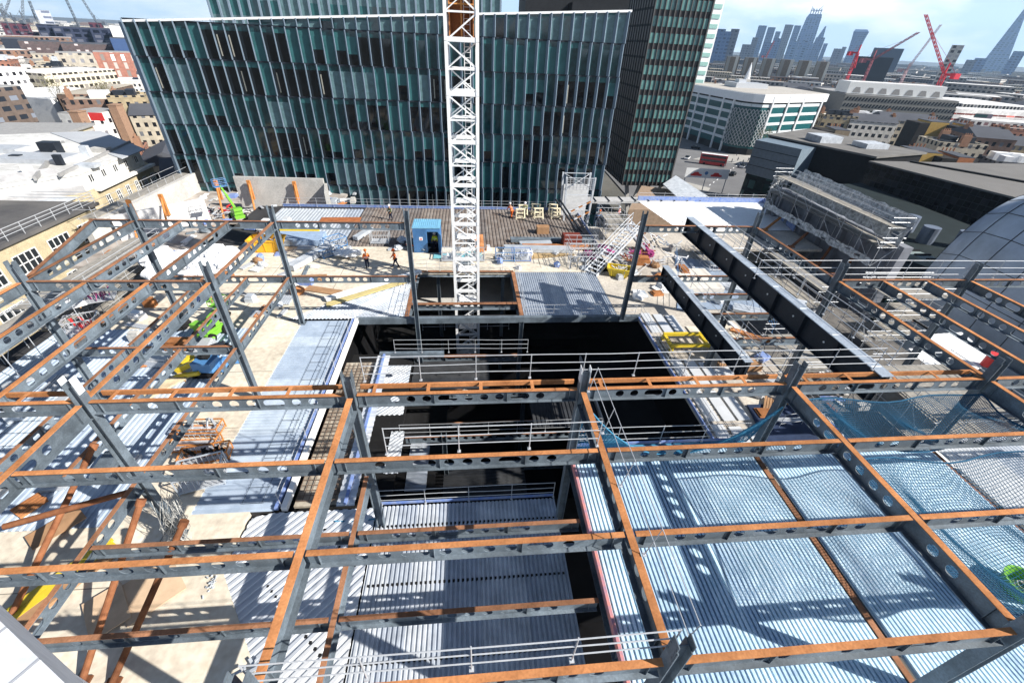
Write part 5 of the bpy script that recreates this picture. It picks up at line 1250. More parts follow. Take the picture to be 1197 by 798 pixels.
for j in range(5): q = F0+uf*(1.6+j*LF/5.2)-nf*.97; window(o, (q.x, q.y, .35), uf, 1.0, 1.1, 2, 1)
uw = (F0-w1).normalized(); nw_ = Vector((uw.y, -uw.x, 0)); LW = (F0-w1).length
for j in range(9):
    for k in range(2): q = F0-uw*(2.5+j*3.4)+nw_*.03; window(o, (q.x, q.y, -2.8-k*3.4), uw, 1.0, 1.6, 2, 2)
for j in range(3):
    c = F0-uw*(9+j*9); q = [c, c+uw*2.6, c+uw*2.6+nw_*2, c+nw_*2]; MB().prism([(v.x, v.y) for v in q], -22, -1.3+.2*j).wpart('stair_bay', YBR, o)
ru = MB(); c = gc
for t, r_ in ((.3, 2.2), (.55, 1.6), (.75, 1.2)): q = F0*(1-t)+w2*t; ru.prism([(q.x-r_*2, q.y-r_), (q.x+r_*2, q.y-r_), (q.x+r_*2, q.y+r_), (q.x-r_*2, q.y+r_)], 1.5, 2.1)
ru.wpart('rooflight', mat('grey_rooflight', (.4, .42, .45), .4), o)
def lerp2(a, b, t): return a*(1-t)+b*t
sg = [lerp2(F1, F0, .0), lerp2(F1, F0, .45), lerp2(w3, w2, .35), w3]; MB().prism([(v.x*.995, v.y*.995) for v in sg], 1.5, 1.62).wpart('roof_covering', mat('grey_blue_roof', (.42, .44, .47), .7, var=.1, vs=.2), o)
MB().prism([tuple((w1-nw_*.2)[:2]), tuple((F0-uw*1.0-nw_*.2)[:2]), tuple((F0-uw*2.5-nw_*3.0)[:2]), tuple((w1-nw_*3.0)[:2])], -.9, 1.5, zt=[.0, .0, 2.1, 2.1]).wpart('slate_slope', mat('pale_slate', (.33, .33, .34), .8, var=.2, vs=.8), o)
for t, s_ in ((.15, .25), (.3, .6), (.45, .35), (.6, .7), (.7, .2), (.85, .5), (.5, .85), (.25, .8)):
    q = lerp2(lerp2(F0, w1, t*.7), lerp2(F1, w2, t*.7), s_); k = RV.uniform(.4, 1.3); MB().box(q.x-k, q.x+k, q.y-k*.6, q.y+k*.6, 1.5, 1.5+RV.uniform(.4, 1.6)).wpart('roof_vent', RV.choice([GALVD, DSTEEL, WR_, CONC]), o)
MB().bar(lerp2(F0, w1, .4)+Vector((0, 0, 1.75)), lerp2(F1, w2, .4)+Vector((0, 0, 1.75)), .3, .5).bar(lerp2(F0, w1, .22)+Vector((0, 0, 1.7)), lerp2(F1, w3, .3)+Vector((0, 0, 1.7)), .25, .4).wpart('roof_kerb', mat('grey_slate', (.3, .3, .3), .8), o)
o2 = thing('roof_plant_hut', 'small tan brick roof hut with dark louvre beside the white roof, left', 'roof hut', (-52, 62, -5)); q = at(70, 232, -1); MB().box(q.x-2.5, q.x+1.8, q.y-3.5, q.y, -9, -1.0).wpart('wall', YBR, o2); MB().box(q.x-2.7, q.x+2, q.y-3.7, q.y+.2, -1, -.8).wpart('roof', GALVD, o2); MB().box(q.x-1.9, q.x-.1, q.y-3.58, q.y-3.52, -8, -1.6).wpart('louvre', BLK, o2)
# L3: cream block
o = thing('cream_flats', 'cream rendered flats with dark window bands and a blank side wall, far left', 'building', (-100, 115, -22))
CR = mat('cream_render', (.66, .57, .36), .8, var=.08)
A3 = at(28, 172, -2); B3 = at(107, 147, -2); u = (B3-A3); u.z = 0; L = u.length; u.normalize(); nn_ = Vector((u.y, -u.x, 0)); A3.z = 0
q = [A3, A3+u*L, A3+u*L-nn_*16, A3-nn_*16]; MB().prism([(v.x, v.y) for v in q], -22, -2).wpart('wall', CR, o)
q = [A3-u*.6+nn_*.6, A3+u*(L+.6)+nn_*.6, A3+u*(L+.6)-nn_*16.4, A3-u*.6-nn_*16.4]; MB().prism([(v.x, v.y) for v in q], -2, -1.5).wpart('roof', mat('grey_flat_roof', (.3, .3, .3), .8), o)
for k in range(5):
    for j in range(4): c = A3+u*(L*(.16+.24*j))+nn_*.05; window(o, (c.x, c.y, -4.1-k*3.1), u, L*.2, 1.4, 4, 1)
b = MB()
for k in range(5): c = A3+u*L*.5+nn_*.1; c.z = -2.75-k*3.1; b.bar(A3+nn_*.1+Vector((0, 0, c.z)), A3+u*L+nn_*.1+Vector((0, 0, c.z)), .5, .35)
b.wpart('balcony_slab', CONC, o)
q = [A3-u*2, A3-u*2-nn_*7, A3-u*26-nn_*7, A3-u*26+nn_*2]; MB().prism([(v.x, v.y) for v in q], -22, -3.2).wpart('side_block', CR, o)
# white parapet at the lower left: edge of the roof the camera looks from
a = at(-60, 668, 14.2); c = at(118, 838, 14.2); d = (c-a); d.z = 0; d.normalize(); n = Vector((-d.y, d.x, 0)); n = n if n.x < 0 or n.y < 0 else -n
a.z = c.z = 0
pp_ = [a-d*.5, c+d*.2, c+d*.2+n*.9, a-d*.5+n*.9]
o = thing('white_parapet', 'white painted metal parapet edge across the bottom left corner', 'parapet', (a.x, a.y, -22)); PW = mat('parapet_white', (.62, .64, .67), .5, var=.08, vs=.8, fine=6)
MB().prism([(v.x, v.y) for v in pp_], 13.2, 14.2).wpart('coping', PW, o)
b = MB()
for k in range(1, 6): q = pp_[0]+(pp_[1]-pp_[0])*k/6; r_ = pp_[3]+(pp_[2]-pp_[3])*k/6; b.bar(q+Vector((0, 0, 14.205)), r_+Vector((0, 0, 14.205)), .025, .012)
b.bar(pp_[0]+n*.35+Vector((0, 0, 14.22)), pp_[1]+n*.35+Vector((0, 0, 14.22)), .04, .04); b.wpart('coping_joint', RAILM, o)
q = [v+n*.12 for v in pp_[:2]]+[v-n*.1 for v in pp_[2:]]; MB().prism([(v.x, v.y) for v in q], -22, 13.2).wpart('wall', WHITE, o)
# ------------------------------------------------------------------ ground, roads, bus, street
GZ = -22
g = MB().add([(-40000, -20000, GZ-.3), (40000, -20000, GZ-.3), (40000, 60000, GZ-.3), (-40000, 60000, GZ-.3)], [(0,1,2,3)]); structure(g, 'ground', mat('city_ground', (.12, .115, .105), .95, var=.4, vs=.02, dirt=(.05, .055, .05)))
g = MB().add([(50, 95, GZ), (110, 60, GZ), (260, 330, GZ), (60, 330, GZ)], [(0,1,2,3)]); structure(g, 'road', mat('asphalt', (.16, .16, .165), .9, var=.15, vs=.1))
pv = MB().prism([(100, 196), (117, 190), (190, 212), (186, 222), (112, 206)], GZ+.004, GZ+.14).prism([(70, 128), (86, 150), (80, 158), (62, 134)], GZ+.004, GZ+.14); structure(pv, 'pavement', mat('paving', (.36, .35, .33), .9, var=.15, vs=.3))
mk = MB()
for i in range(14): mk.add([(84+i*3.4, 150+i*3.9, GZ+.012), (84.25+i*3.4, 149.8+i*3.9, GZ+.012), (85.6+i*3.4, 151.6+i*3.9, GZ+.012), (85.35+i*3.4, 151.8+i*3.9, GZ+.012)], [(0,1,2,3)])
for i in range(9): mk.add([(92+i*1.2, 176-i*.7, GZ+.012), (92.6+i*1.2, 175.65-i*.7, GZ+.012), (94.4+i*1.2, 179-i*.7, GZ+.012), (93.8+i*1.2, 179.3-i*.7, GZ+.012)], [(0,1,2,3)])
structure(mk, 'road_marking', WHITE)
p = at(832, 193, GZ)
bus = thing('double_decker_bus', 'red double decker bus with white roof on the street beside the dark tower', 'bus', (p.x, p.y, GZ), -.5)
MB().box(-5.4, 5.4, -1.27, 1.27, .35, 4.3).part('body', mat('bus_red', (.42, .015, .02), .3), bus)
MB().box(-5.2, 5.2, -1.15, 1.15, 4.3, 4.42).part('roof', WHITE, bus)
for z in (1.5, 3.15):
    MB().box(-4.9, 4.9, -1.29, -1.271, z, z+.85).box(-4.9, 4.9, 1.271, 1.29, z, z+.85).part('window_strip', WGl, bus)
MB().box(5.401, 5.42, -1.1, 1.1, 1.2, 2.3).box(5.401, 5.42, -1.1, 1.1, 3.1, 4.0).part('windscreen', WGl, bus)
for x in (-3.3, 3.6):
    for y in (-1.2, 1.2): MB().tube((x, y-.12, .48), (x, y+.12, .48), .48, 14).part('wheel', BLK, bus)
# taxis, cars
R = random.Random(2)
def car(px, py, rz, m, label):
    p = at(px, py, GZ); o = thing('parked_car', label, 'car', (p.x, p.y, GZ), rz, 'vehicles on the street'); b = MB()
    b.add([(-2.2,-.9,.3),(2.2,-.9,.3),(2.2,.9,.3),(-2.2,.9,.3),(-2.2,-.9,.85),(2.2,-.9,.8),(2.2,.9,.8),(-2.2,.9,.85)], [(0,3,2,1),(4,5,6,7),(0,1,5,4),(1,2,6,5),(2,3,7,6),(3,0,4,7)]); b.part('body', m, o)
    MB().add([(-1.6,-.85,.84),(1.2,-.85,.82),(1.2,.85,.82),(-1.6,.85,.84),(-1.1,-.7,1.45),(.6,-.7,1.45),(.6,.7,1.45),(-1.1,.7,1.45)], [(4,5,6,7),(0,1,5,4),(1,2,6,5),(2,3,7,6),(3,0,4,7)]).part('cabin', WGl, o)
    for x in (-1.35, 1.35):
        for y in (-.85, .85): MB().tube((x, y-.1, .32), (x, y+.1, .32), .32, 10).part('wheel', BLK, o)
for px, py, rz, m, lb in ((803, 186, .9, WHITE, 'white car on the street left of the red bus'), (856, 205, .8, BLK, 'black cab on the street right of the red bus'), (868, 196, .8, GALV, 'silver car on the street beyond the bus'), (813, 174, -.4, BLK, 'dark car behind the red bus near the white block')):
    car(px, py, rz, m, lb)
for i, (px, py) in enumerate(((850, 186), (855, 190), (862, 188), (868, 191), (874, 189), (880, 193), (846, 196), (873, 196), (861, 182), (889, 190))):
    p = at(px, py, GZ+.14); b = MB(); b.blob((p.x, p.y, GZ+1.05), (.24, .2, .5), i, n=8, j=.08).blob((p.x, p.y, GZ+1.68), (.12, .13, .15), i, n=8, j=0).tube((p.x-.1, p.y, GZ+.14), (p.x-.08, p.y, GZ+.8), .08, 6, .1).tube((p.x+.1, p.y+.15, GZ+.14), (p.x+.08, p.y, GZ+.8), .08, 6, .1)
    b.thing('pedestrian', NAVY if i % 3 else mat('grey_coat', (.2, .2, .22)), 'dark coated pedestrian by the rounded block', 'person', 'pedestrians by the rounded block')
# hoarding with red car pictures
p = at(800, 207, -12); o = thing('street_hoarding', 'white hoarding with two red car shapes above the street', 'hoarding', tuple(p), -.12)
MB().box(0, 12.5, -.05, .05, 0, 2.6).part('board', WHITE, o)
for x in (3.2, 9.0):
    b = MB(); b.add([(x-1.6, -.06, .5), (x+1.6, -.06, .5), (x+1.6, -.06, 1.0), (x+.9, -.06, 1.1), (x+.4, -.06, 1.6), (x-.7, -.06, 1.6), (x-1.1, -.06, 1.1), (x-1.6, -.06, 1.0)], [(0,1,2,3,4,5,6,7)]); b.part('red_car_picture', REDP, o)
MB().tube((6, -.07, 1.4), (6, -.055, 1.4), .5, 16).part('round_emblem', BLUEP, o)
b = MB()
for x in (.3, 6.2, 12.2): b.box(x-.1, x+.1, .05, .25, -10, 2.4)
b.part('post', GALV, o)
# glazed canopy roof by the tower
q = [at(790, 205, -10), at(830, 231, -10), at(800, 238, -10), at(775, 215, -10)]
MB().prism([(v.x, v.y) for v in q], -10.2, -10).thing('slatted_canopy', GALVD, 'slatted pale canopy between the dark tower and the street', 'canopy')
q = [at(750, 217, -12), at(790, 222, -12), at(800, 245, -12), at(735, 245, -12)]
MB().prism([(v.x, v.y) for v in q], -22, -12).thing('podium_block', mat('tan_podium', (.3, .22, .16), .85, var=.2), 'tan podium roof under the dark tower', 'building')
# ------------------------------------------------------------------ hand placed mid distance buildings on the right
def block(name, label, pts, z0, z1, wm, rm, cat='building', group=None, par=.5, extra=None):
    """building from its roof outline"""
    cx = sum(p[0] for p in pts)/len(pts); cy = sum(p[1] for p in pts)/len(pts)
    o = thing(name, label, cat, (cx, cy, z0), 0, group)
    MB().prism(pts, z0, z1).wpart('wall', wm, o)
    s = [((p[0]-cx)*.985+cx, (p[1]-cy)*.985+cy) for p in pts]
    MB().prism(s, z1, z1+par*.5).wpart('roof', rm, o)
    return o
def quad(p0, p1, depth):
    p0 = Vector(p0[:2]); p1 = Vector(p1[:2]); d = (p1-p0).normalized(); n = Vector((-d.y, d.x)); n = n if n.dot(p0) > 0 else -n
    return [tuple(p0), tuple(p1), tuple(p1+n*depth), tuple(p0+n*depth)]
RG = mat('roof_grey', (.3, .3, .3), .85, var=.2, vs=.05); RW = mat('roof_white', (.7, .7, .7), .7, var=.12, vs=.05); RD = mat('roof_slate', (.08, .085, .1), .7, var=.2, vs=.05); RT = mat('roof_tan', (.4, .36, .3), .85, var=.2, vs=.05)
# concrete office with raking windows
a = at(975, 143, -17); c = at(1103, 152, -17); qd = quad(a, c, 55)
co_ = block('concrete_office', 'long brutalist concrete office with rows of slanting dark windows, upper right', qd, GZ, -1.0, mat('board_concrete', (.22, .215, .2), .9, var=.15), RG)
d2 = Vector(qd[1])-Vector(qd[0]); L = d2.length; d2.normalize(); n2 = Vector((d2.y, -d2.x)); n2 = n2 if n2.dot(Vector(qd[0])) < 0 else -n2
for k in range(5):
    b = MB(); z = -18.2+k*3.5; nw = int(L/1.9)
    for i in range(nw):
        p0 = Vector(qd[0])+d2*(i+.25)*L/nw+n2*.12; p1 = p0+d2*L/nw*.55; sl_ = d2*.8
        vs = [(p0.x, p0.y, z), (p1.x, p1.y, z), (p1.x+sl_.x, p1.y+sl_.y, z+2.1), (p0.x+sl_.x, p0.y+sl_.y, z+2.1)]; b.add(vs, [(0,1,2,3)])
    b.wpart('window_band', WGl, co_)
q0 = Vector(qd[0])+d2*1.5-n2*4; q1 = Vector(qd[0])+d2*(L-8)-n2*4
pl = block('plant_storey', 'bright white rooftop plant storey on the concrete office', quad(q0, q1, 18), -.4, 5.8, mat('bright_white_cladding', (.78, .78, .76), .6, var=.05), RW)
for i in range(7):
    p0 = q0+d2*(3+i*(q1-q0).length/7.3)+n2*.1; b = MB(); b.add([(p0.x, p0.y, .2), (p0.x+d2.x*5, p0.y+d2.y*5, .2), (p0.x+d2.x*3.8, p0.y+d2.y*3.8, 3.2), (p0.x+d2.x*1.2, p0.y+d2.y*1.2, 3.2)], [(0,1,2,3)]); b.wpart('louvre', mat('grey_louvre', (.3, .29, .28), .8), pl)
WR = winmat('white_red_flats', (.68, .65, .62), (.09, .04, .04), 3.6, 3.1, .6, .55); WS = winmat('striped_flats', (.7, .68, .66), (.35, .07, .05), 5, 3.2, .96, .28)
block('white_terraced_flats', 'white flats with red brick bands at the right edge', quad(at(1108, 146, -14), at(1215, 152, -14), 13), GZ, -5, WS, RW)
block('white_terraced_flats', 'lower white stepped flats with red brick bands, nearer the viewer', quad(at(1125, 158, -18), at(1220, 165, -18), 14), GZ, -9.5, WR, RW)
block('mauve_office', 'mauve grey office with green glass strips at the right end of the concrete office', quad(at(1112, 150, -16), at(1150, 153, -16), 14), GZ, -7, winmat('mauve_wall', (.13, .11, .14), (.05, .12, .12), 9, 4, .7, .4), RG)
block('colonnaded_block', 'pale block with a dark colonnade along its top, upper right', quad(at(1120, 131, -10), at(1210, 136, -10), 60), GZ, -5, winmat('colonnade', (.4, .4, .38), (.03, .03, .04), 2.4, 30, .6, .2), RW)
GY = mat('ochre_gable', (.5, .33, .1), .85, var=.12)
BW = mat('black_brick', (.03, .027, .025), .9, var=.3)
for i, (x, y, w, h, m, lb) in enumerate(((1085, 150, 14, 9, GY, 'tall ochre brick gable wall with black side, nearer one'), (1128, 154, 12, 8, GY, 'tall ochre brick gable wall farther right'), (1070, 185, 13, 6, GY, 'ochre brick gable above the dark tiled building'), (1118, 190, 8, 5, mat('orange_brick', (.42, .17, .08), .85), 'orange brick stub gable above the grey roof'), (975, 157, 10, 5, mat('tan_brick', (.3, .24, .17), .9), 'tan brick terrace end below the concrete office'))):
    p = at(x, y, -8); q = quad((p.x, p.y), (p.x+w*.55, p.y-w*.15), 11); o = block('gabled_house', lb, q, GZ, -8+h*.3, m, RD, 'house', 'houses behind the dark tiled building')
    k = MB().prism([(a_[0]*.99, a_[1]*.99) for a_ in quad((p.x-4.5, p.y+1), (p.x-.1, p.y-.05), 11)], GZ, -8+h*.25); k.wpart('party_wall', BW, o)
    c_ = MB()
    for j in range(4): c_.tube((q[2][0]-j*1.2, q[2][1]+j*.2, -8+h*.3), (q[2][0]-j*1.2, q[2][1]+j*.2, -6.8+h*.3), .22, 6)
    c_.wpart('chimney_pot', mat('terracotta', (.4, .18, .1), .8), o)
# hand placed left ones
WSQ = winmat('white_square_windows', (.75, .75, .74), (.03, .03, .035), 3.6, 3.6, .5, .42)
block('white_grid_block', 'white block with small square dark windows, upper left', quad(at(-20, 120, -16), at(45, 112, -16), 30), GZ, -3.5, WSQ, RW)
block('long_cream_block', 'long cream block with two strips of windows, upper left', quad(at(58, 103, -13), at(140, 96, -13), 25), GZ, -6.5, winmat('cream_strip', (.6, .55, .45), (.08, .07, .06), 3, 3.4, .7, .5), RW)
block('white_hall', 'very bright white flat roofed hall, upper left', quad(at(60, 118, -12), at(150, 110, -12), 45), GZ, -11.5, WHITE, mat('bright_white_roof', (.82, .82, .8), .6, var=.04))
block('brick_stair_block', 'brown brick stepped block right of the bright white hall', quad(at(112, 126, -14), at(160, 112, -14), 12), GZ, -9, winmat('brown_brick', (.13, .09, .07), (.03, .03, .03), 3, 3, .5, .5), RT)
block('white_painted_terrace', 'white painted terrace with small windows beyond the white roof, left', quad(at(112, 160, -14), at(152, 152, -14), 10), GZ, -7.5, winmat('white_painted', (.7, .69, .66), (.04, .04, .05), 3.2, 3.4, .35, .4), RG)
for x, y, lb in ((98, 158, 'orange brick chimney wall left of the white painted terrace'), (141, 148, 'orange brick chimney wall right of the white painted terrace')):
    p = at(x, y, -12); MB().box(p.x-1.3, p.x+1.3, p.y, p.y+3.6, GZ, -5.6).box(p.x-1.5, p.x+1.5, p.y-.1, p.y+3.8, -5.6, -5.3).thing('chimney_wall', mat('dull_brick', (.3, .19, .13), .85), lb, 'chimney wall')
p = at(113, 137, -6.6); MB().box(p.x-2, p.x+2, p.y-.1, p.y+.1, p.z-1, p.z+1.2).thing('red_sheet', REDP, 'bright red sheet on the roof of the painted terrace', 'sheet')
block('brown_balcony_flats', 'brown brick flats with dark balconies at the far left', quad(at(-30, 137, -12), at(38, 128, -12), 20), GZ, -4, winmat('brown_flats', (.13, .1, .085), (.05, .06, .08), 4.5, 3.2, .65, .5), RG)
# dark railway lands blocks on the left skyline
NV = winmat('navy_slabs', (.03, .038, .07), (.012, .015, .03), 7, 5, .7, .6); MR = winmat('maroon_slabs', (.09, .03, .045), (.02, .015, .03), 6, 5, .6, .6)
BRN = winmat('far_brown_flats', (.1, .075, .075), (.2, .17, .17), 5, 4.5, .4, .35)
def sky_block(x0, x1, ytop, ybase, dist, m, name, label, rm=RD, dep=40, cat='building', zbase=GZ):
    w0 = rr*((x0-CX)/FPX)+dd*((ytop-CY)/FPX)+fw; w1 = rr*((x1-CX)/FPX)+dd*((ytop-CY)/FPX)+fw
    t0 = dist/hypot(w0.x, w0.y); t1 = dist/hypot(w1.x, w1.y); z = CAMZ+w0.z*t0
    return block(name, label, quad((w0.x*t0, w0.y*t0), (w1.x*t1, w1.y*t1), dep), zbase, z, m, rm, cat)
sky_block(0, 33, 27, 60, 900, MR, 'maroon_block', 'dark maroon slab block at the far left skyline')
sky_block(24, 45, 38, 60, 880, MR, 'maroon_block', 'lower maroon wing of the far left slab block')
sky_block(41, 68, 28.5, 60, 850, NV, 'navy_block', 'navy slab block below the white tower on the left skyline')
sky_block(60, 105, 31, 60, 840, NV, 'navy_block', 'long navy gridded slab block on the left skyline')
sky_block(104, 128, 33, 60, 830, NV, 'navy_block', 'navy gridded block right end on the left skyline')
sky_block(103, 119, 26.5, 40, 900, MR, 'plum_block', 'small plum coloured block behind the navy row')
sky_block(40, 57, 12, 30, 1000, winmat('white_tower_wall', (.45, .48, .55), (.15, .17, .24), 14, 6, .5, .4), 'white_tower', 'pale slab tower rising above the navy blocks at left')
sky_block(127, 147, 30, 60, 780, WHITE, 'white_gable_block', 'white blank gable block beside the glass facade corner')
sky_block(0, 40, 45, 60, 700, mat('navy_haze', (.03, .035, .05), .9), 'dark_block', 'dark navy mass at the left edge below the maroon block')  # plain dark navy wall colour
sky_block(20, 70, 48, 60, 640, BRN, 'brown_flats', 'brown flats row with many windows, left skyline foot')
sky_block(70, 130, 51, 62, 620, BRN, 'brown_flats', 'brown flats row right part, left skyline foot')
sky_block(108, 152, 61, 75, 480, winmat('red_brick_terrace', (.35, .16, .12), (.5, .45, .42), 5, 5, .35, .8), 'red_brick_terrace', 'red brick terrace with pale bays at upper left', RG, 20)
sky_block(64, 108, 62, 74, 470, winmat('stone_terrace', (.42, .38, .32), (.07, .07, .08), 4, 4.5, .4, .5), 'stone_terrace', 'pale stone terrace with dark windows at upper left', RG, 20)
sky_block(128, 150, 45, 70, 600, mat('blue_shed_cladding', (.05, .09, .2), .6), 'blue_shed', 'dark blue shed roof by the glass facade corner')
# skyline right
SK = lambda n, c, w, px, pz, f=.6: winmat(n, c, w, px, pz, f, .5, rough=.5, lt=0., lm=1.15)
BG = SK('blue_glass_tower', (.13, .22, .40), (.07, .14, .30), 9, 8); GG = SK('grey_tower', (.16, .18, .23), (.09, .11, .16), 9, 8); LG = SK('light_glass_tower', (.22, .34, .52), (.14, .25, .44), 12, 8)  # bluer, paler tower tones with distance haze put into the colour
for i, (x0, x1, yt, dist, m, lb) in enumerate(((838, 849, 34, 1500, BG, 'left tower of the trio on the skyline right of the sliver tower'), (848, 857, 37, 1500, BG, 'middle tower of the skyline trio'), (855, 865, 34, 1500, GG, 'right grey tower of the skyline trio'),
        (880, 887, 44, 2600, GG, 'dark stepped tower left of the city cluster'), (887, 897, 30, 3300, BG, 'sharp edged blue tower in the city cluster'), (898, 907, 32, 3300, BG, 'square shouldered blue tower in the city cluster'), (907, 913, 37, 3300, LG, 'small pale tower in the city cluster'),
        (918, 928, 29, 3200, GG, 'dark curved topped tower left of the tallest tower'), (929, 937, 30, 3200, BG, 'blue tower hard against the tallest tower'), (954, 965, 44, 3200, BG, 'dark blue block right of the tallest tower'),
        (963, 968, 51, 3000, BG, 'little tower right of the city cluster'), (944, 951, 23, 3500, GG, 'dark sliver tower right of the tallest tower'), (905, 914, 45, 2500, BG, 'low dark tower in front of the city cluster'), (893, 903, 50, 2500, BG, 'low dark wide block in front of the city cluster'),
        (925, 934, 48, 2300, LG, 'pale block at the foot of the tallest tower'), (938, 946, 48, 2300, LG, 'pale cube right of the tallest tower foot'), (915, 922, 46, 3400, LG, 'pale thin tower behind the dark one'), (975, 985, 57, 2600, GG, 'low grey tower between cluster and flared tower'), (1022, 1058, 56, 1500, mat('dark_blue_hall', (.04, .06, .1), .6), 'dark blue wide hall behind the red cranes'),
        (1003, 1046, 66, 900, mat('black_hall', (.02, .022, .03), .7), 'black block behind the red crane cab'), (1140, 1155, 68, 2600, BG, 'low blue tower left of the glass spire'), (1185, 1200, 60, 2600, BG, 'blue block at the right edge of the skyline'), (1130, 1142, 70, 2400, GG, 'low grey block left of the glass spire'),
        (868, 880, 52, 2300, GG, 'dark stepped block at the left of the city cluster'), (985, 990, 55, 2900, GG, 'small dark tower left of the flared tower'))):
    sky_block(x0, x1, yt, 75, dist, m, 'skyline_tower', lb, RD, 50, 'tower')
# tallest tower, flared tower, wedge tower, spire: shaped
def px_dir(x, y, dist):
    w = rr*((x-CX)/FPX)+dd*((y-CY)/FPX)+fw; t = dist/hypot(w.x, w.y); return Vector((w.x*t, w.y*t, CAMZ+w.z*t))
def shaped(name, label, rows, dist, m, dep, cat='tower'):
    """tower given by (x0,x1,y) rows of its outline, built upright with real depth"""
    vs = []; fs = []; c = px_dir((rows[0][0]+rows[0][1])/2, rows[0][2], dist); o = thing(name, label, cat, (c.x, c.y, GZ))
    u = Vector((c.y, -c.x, 0)).normalized(); v = Vector((c.x, c.y, 0)).normalized()
    for (off, hw, z, dp) in rows_to_world(rows, dist, c, u):
        for s, t in ((-1, -1), (1, -1), (1, 1), (-1, 1)): q = c+u*(off+s*hw)+v*(t*dep*dp/2); vs.append((q.x, q.y, z))
    k = len(vs)//4
    for i in range(k-1):
        for j in range(4): fs.append((i*4+j, i*4+(j+1) % 4, i*4+4+(j+1) % 4, i*4+4+j))
    fs.append((k*4-4, k*4-3, k*4-2, k*4-1)); MB().add(vs, fs).wpart('shaft', m, o); return o, c, u, v
def rows_to_world(rows, dist, c, u):
    out = []
    for off, hw, z, dp in rows[1:]: out.append((off, hw, z, dp))
    return out
o, c, u, v = shaped('tallest_tower', 'tallest blue glass tower of the skyline with cranes and open frame on top', [(927, 947, 60), (0, 42, GZ, 1), (0, 42, 110, 1), (2, 36, 190, .9), (4, 30, 205, .8)], 3400, LG, 70)
b = MB()
for i in range(5):
    for z in (205, 216): p0 = c+u*(-22+i*12); b.bar((p0.x, p0.y, z), (p0.x, p0.y, z+14), 3)
b.bar(c+u*-26+Vector((0, 0, 222-c.z)), c+u*30+Vector((0, 0, 222-c.z)), 3); b.bar(c+u*5+Vector((0, 0, 215-c.z)), c+u*28+Vector((0, 0, 243-c.z)), 2.5); b.bar(c+u*-5+Vector((0, 0, 215-c.z)), c+u*-24+Vector((0, 0, 238-c.z)), 2.5)
b.wpart('open_frame', BG, o)
shaped('wedge_tower', 'slender pale wedge tower leaning left against the sky, right of the tallest', [(944, 956, 60), (0, 32, GZ, 1), (4, 27, 40, 1), (18, 3, 150, .4)], 3300, LG, 40)
shaped('flared_tower', 'blue glass tower that widens towards its curved top, skyline right', [(990, 1003, 62), (-2, 24, GZ, 1), (0, 25, 50, 1), (0, 29, 100, 1.1), (0, 34, 130, 1.2), (-3, 26, 140, .9)], 3300, BG, 45)
shaped('glass_spire', 'very tall pointed blue glass spire at the right end of the skyline', [(1152, 1172, 75), (0, 52, GZ, 1), (0, 44, 40, .9), (0, 24, 150, .5), (0, 8, 240, .2), (0, 1.5, 268, .05)], 3600, LG, 90)
a = sky_block(1113, 1128, 53, 95, 700, winmat('pale_tower_wall', (.5, .5, .48), (.12, .12, .13), 4, 4, .5, .55), 'slab_tower', 'grey and white concrete slab tower behind the red crane', RW, 16)
# cranes far away
def far_crane(x0, y0, x1, y1, dist, m, label, zb=GZ, mast=None, jw=2.0, mw=2.2):
    top = px_dir(x1, y1, dist); pv_ = px_dir(x0, y0, dist); o = thing('distant_crane', label, 'crane', (pv_.x, pv_.y, zb), 0, 'distant luffing cranes')
    def lat(b, p, q, w):
        p = Vector(p); q = Vector(q); d = (q-p); n = max(4, int(d.length/(w*1.5))); d.normalize(); s = Vector((p.y, -p.x, 0)).normalized(); t = s.cross(d).normalized()
        for a_, c_ in ((-1, -1), (1, -1), (0, 1)): b.bar(p+s*a_*w/2+t*c_*w/2, q+s*a_*w/2+t*c_*w/2, w*.2)
        for i in range(n):
            f0 = p+(q-p)*i/n; f1 = p+(q-p)*(i+1)/n; b.bar(f0-s*w/2-t*w/2, f1+s*w/2-t*w/2, w*.12); b.bar(f0+s*w/2-t*w/2, f1+t*w/2, w*.12); b.bar(f0+t*w/2, f1-s*w/2-t*w/2, w*.12)
    b = MB(); lat(b, (pv_.x, pv_.y, zb), pv_, mw); b.wpart('mast', m, o); b = MB(); lat(b, pv_, top, jw); b.wpart('jib', m, o)
    u_ = (top-pv_); h_ = Vector((u_.x, u_.y, 0)); h_ = h_.normalized() if h_.length > 1 else Vector((1, 0, 0)); k = jw*2.2
    bk = pv_-h_*k*1.5; b = MB().bar(pv_, bk, jw, jw*.7).box(bk.x-k*.5, bk.x+k*.5, bk.y-k*.4, bk.y+k*.4, bk.z-k*.6, bk.z+k*.2); b.wpart('counterweight', m, o)
    MB().bar(pv_, pv_+Vector((0, 0, k*1.6)), jw*.4).bar(pv_+Vector((0, 0, k*1.6)), pv_+(top-pv_)*.75, jw*.08).bar(pv_+Vector((0, 0, k*1.6)), bk, jw*.1).wpart('tie', m, o)
RC = mat('crane_red', (.55, .02, .04), .5); GC = mat('crane_grey', (.12, .14, .17), .6)
far_crane(1104, 87, 1082, 17, 420, RC, 'large red luffing crane with steep jib, upper right', jw=1.7, mw=2.2)
far_crane(1060, 82, 1100, 29, 560, mat('crane_white_red', (.45, .3, .32), .5), 'pale red crane crossing behind the large red crane', jw=1.4, mw=1.8)
far_crane(1020, 70, 1074, 38, 600, mat('crane_dull_red', (.3, .08, .1), .5), 'dull red crane with low jib pointing right, upper right', jw=2.2, mw=2)
far_crane(1003, 62, 998, 80, 520, RC, 'short red crane mast left of the black block', jw=1.6, mw=2)
far_crane(896, 66, 905, 48, 900, mat('crane_dull_red', (.3, .08, .1), .5), 'small dull red crane before the city cluster', jw=1.6, mw=1.5)
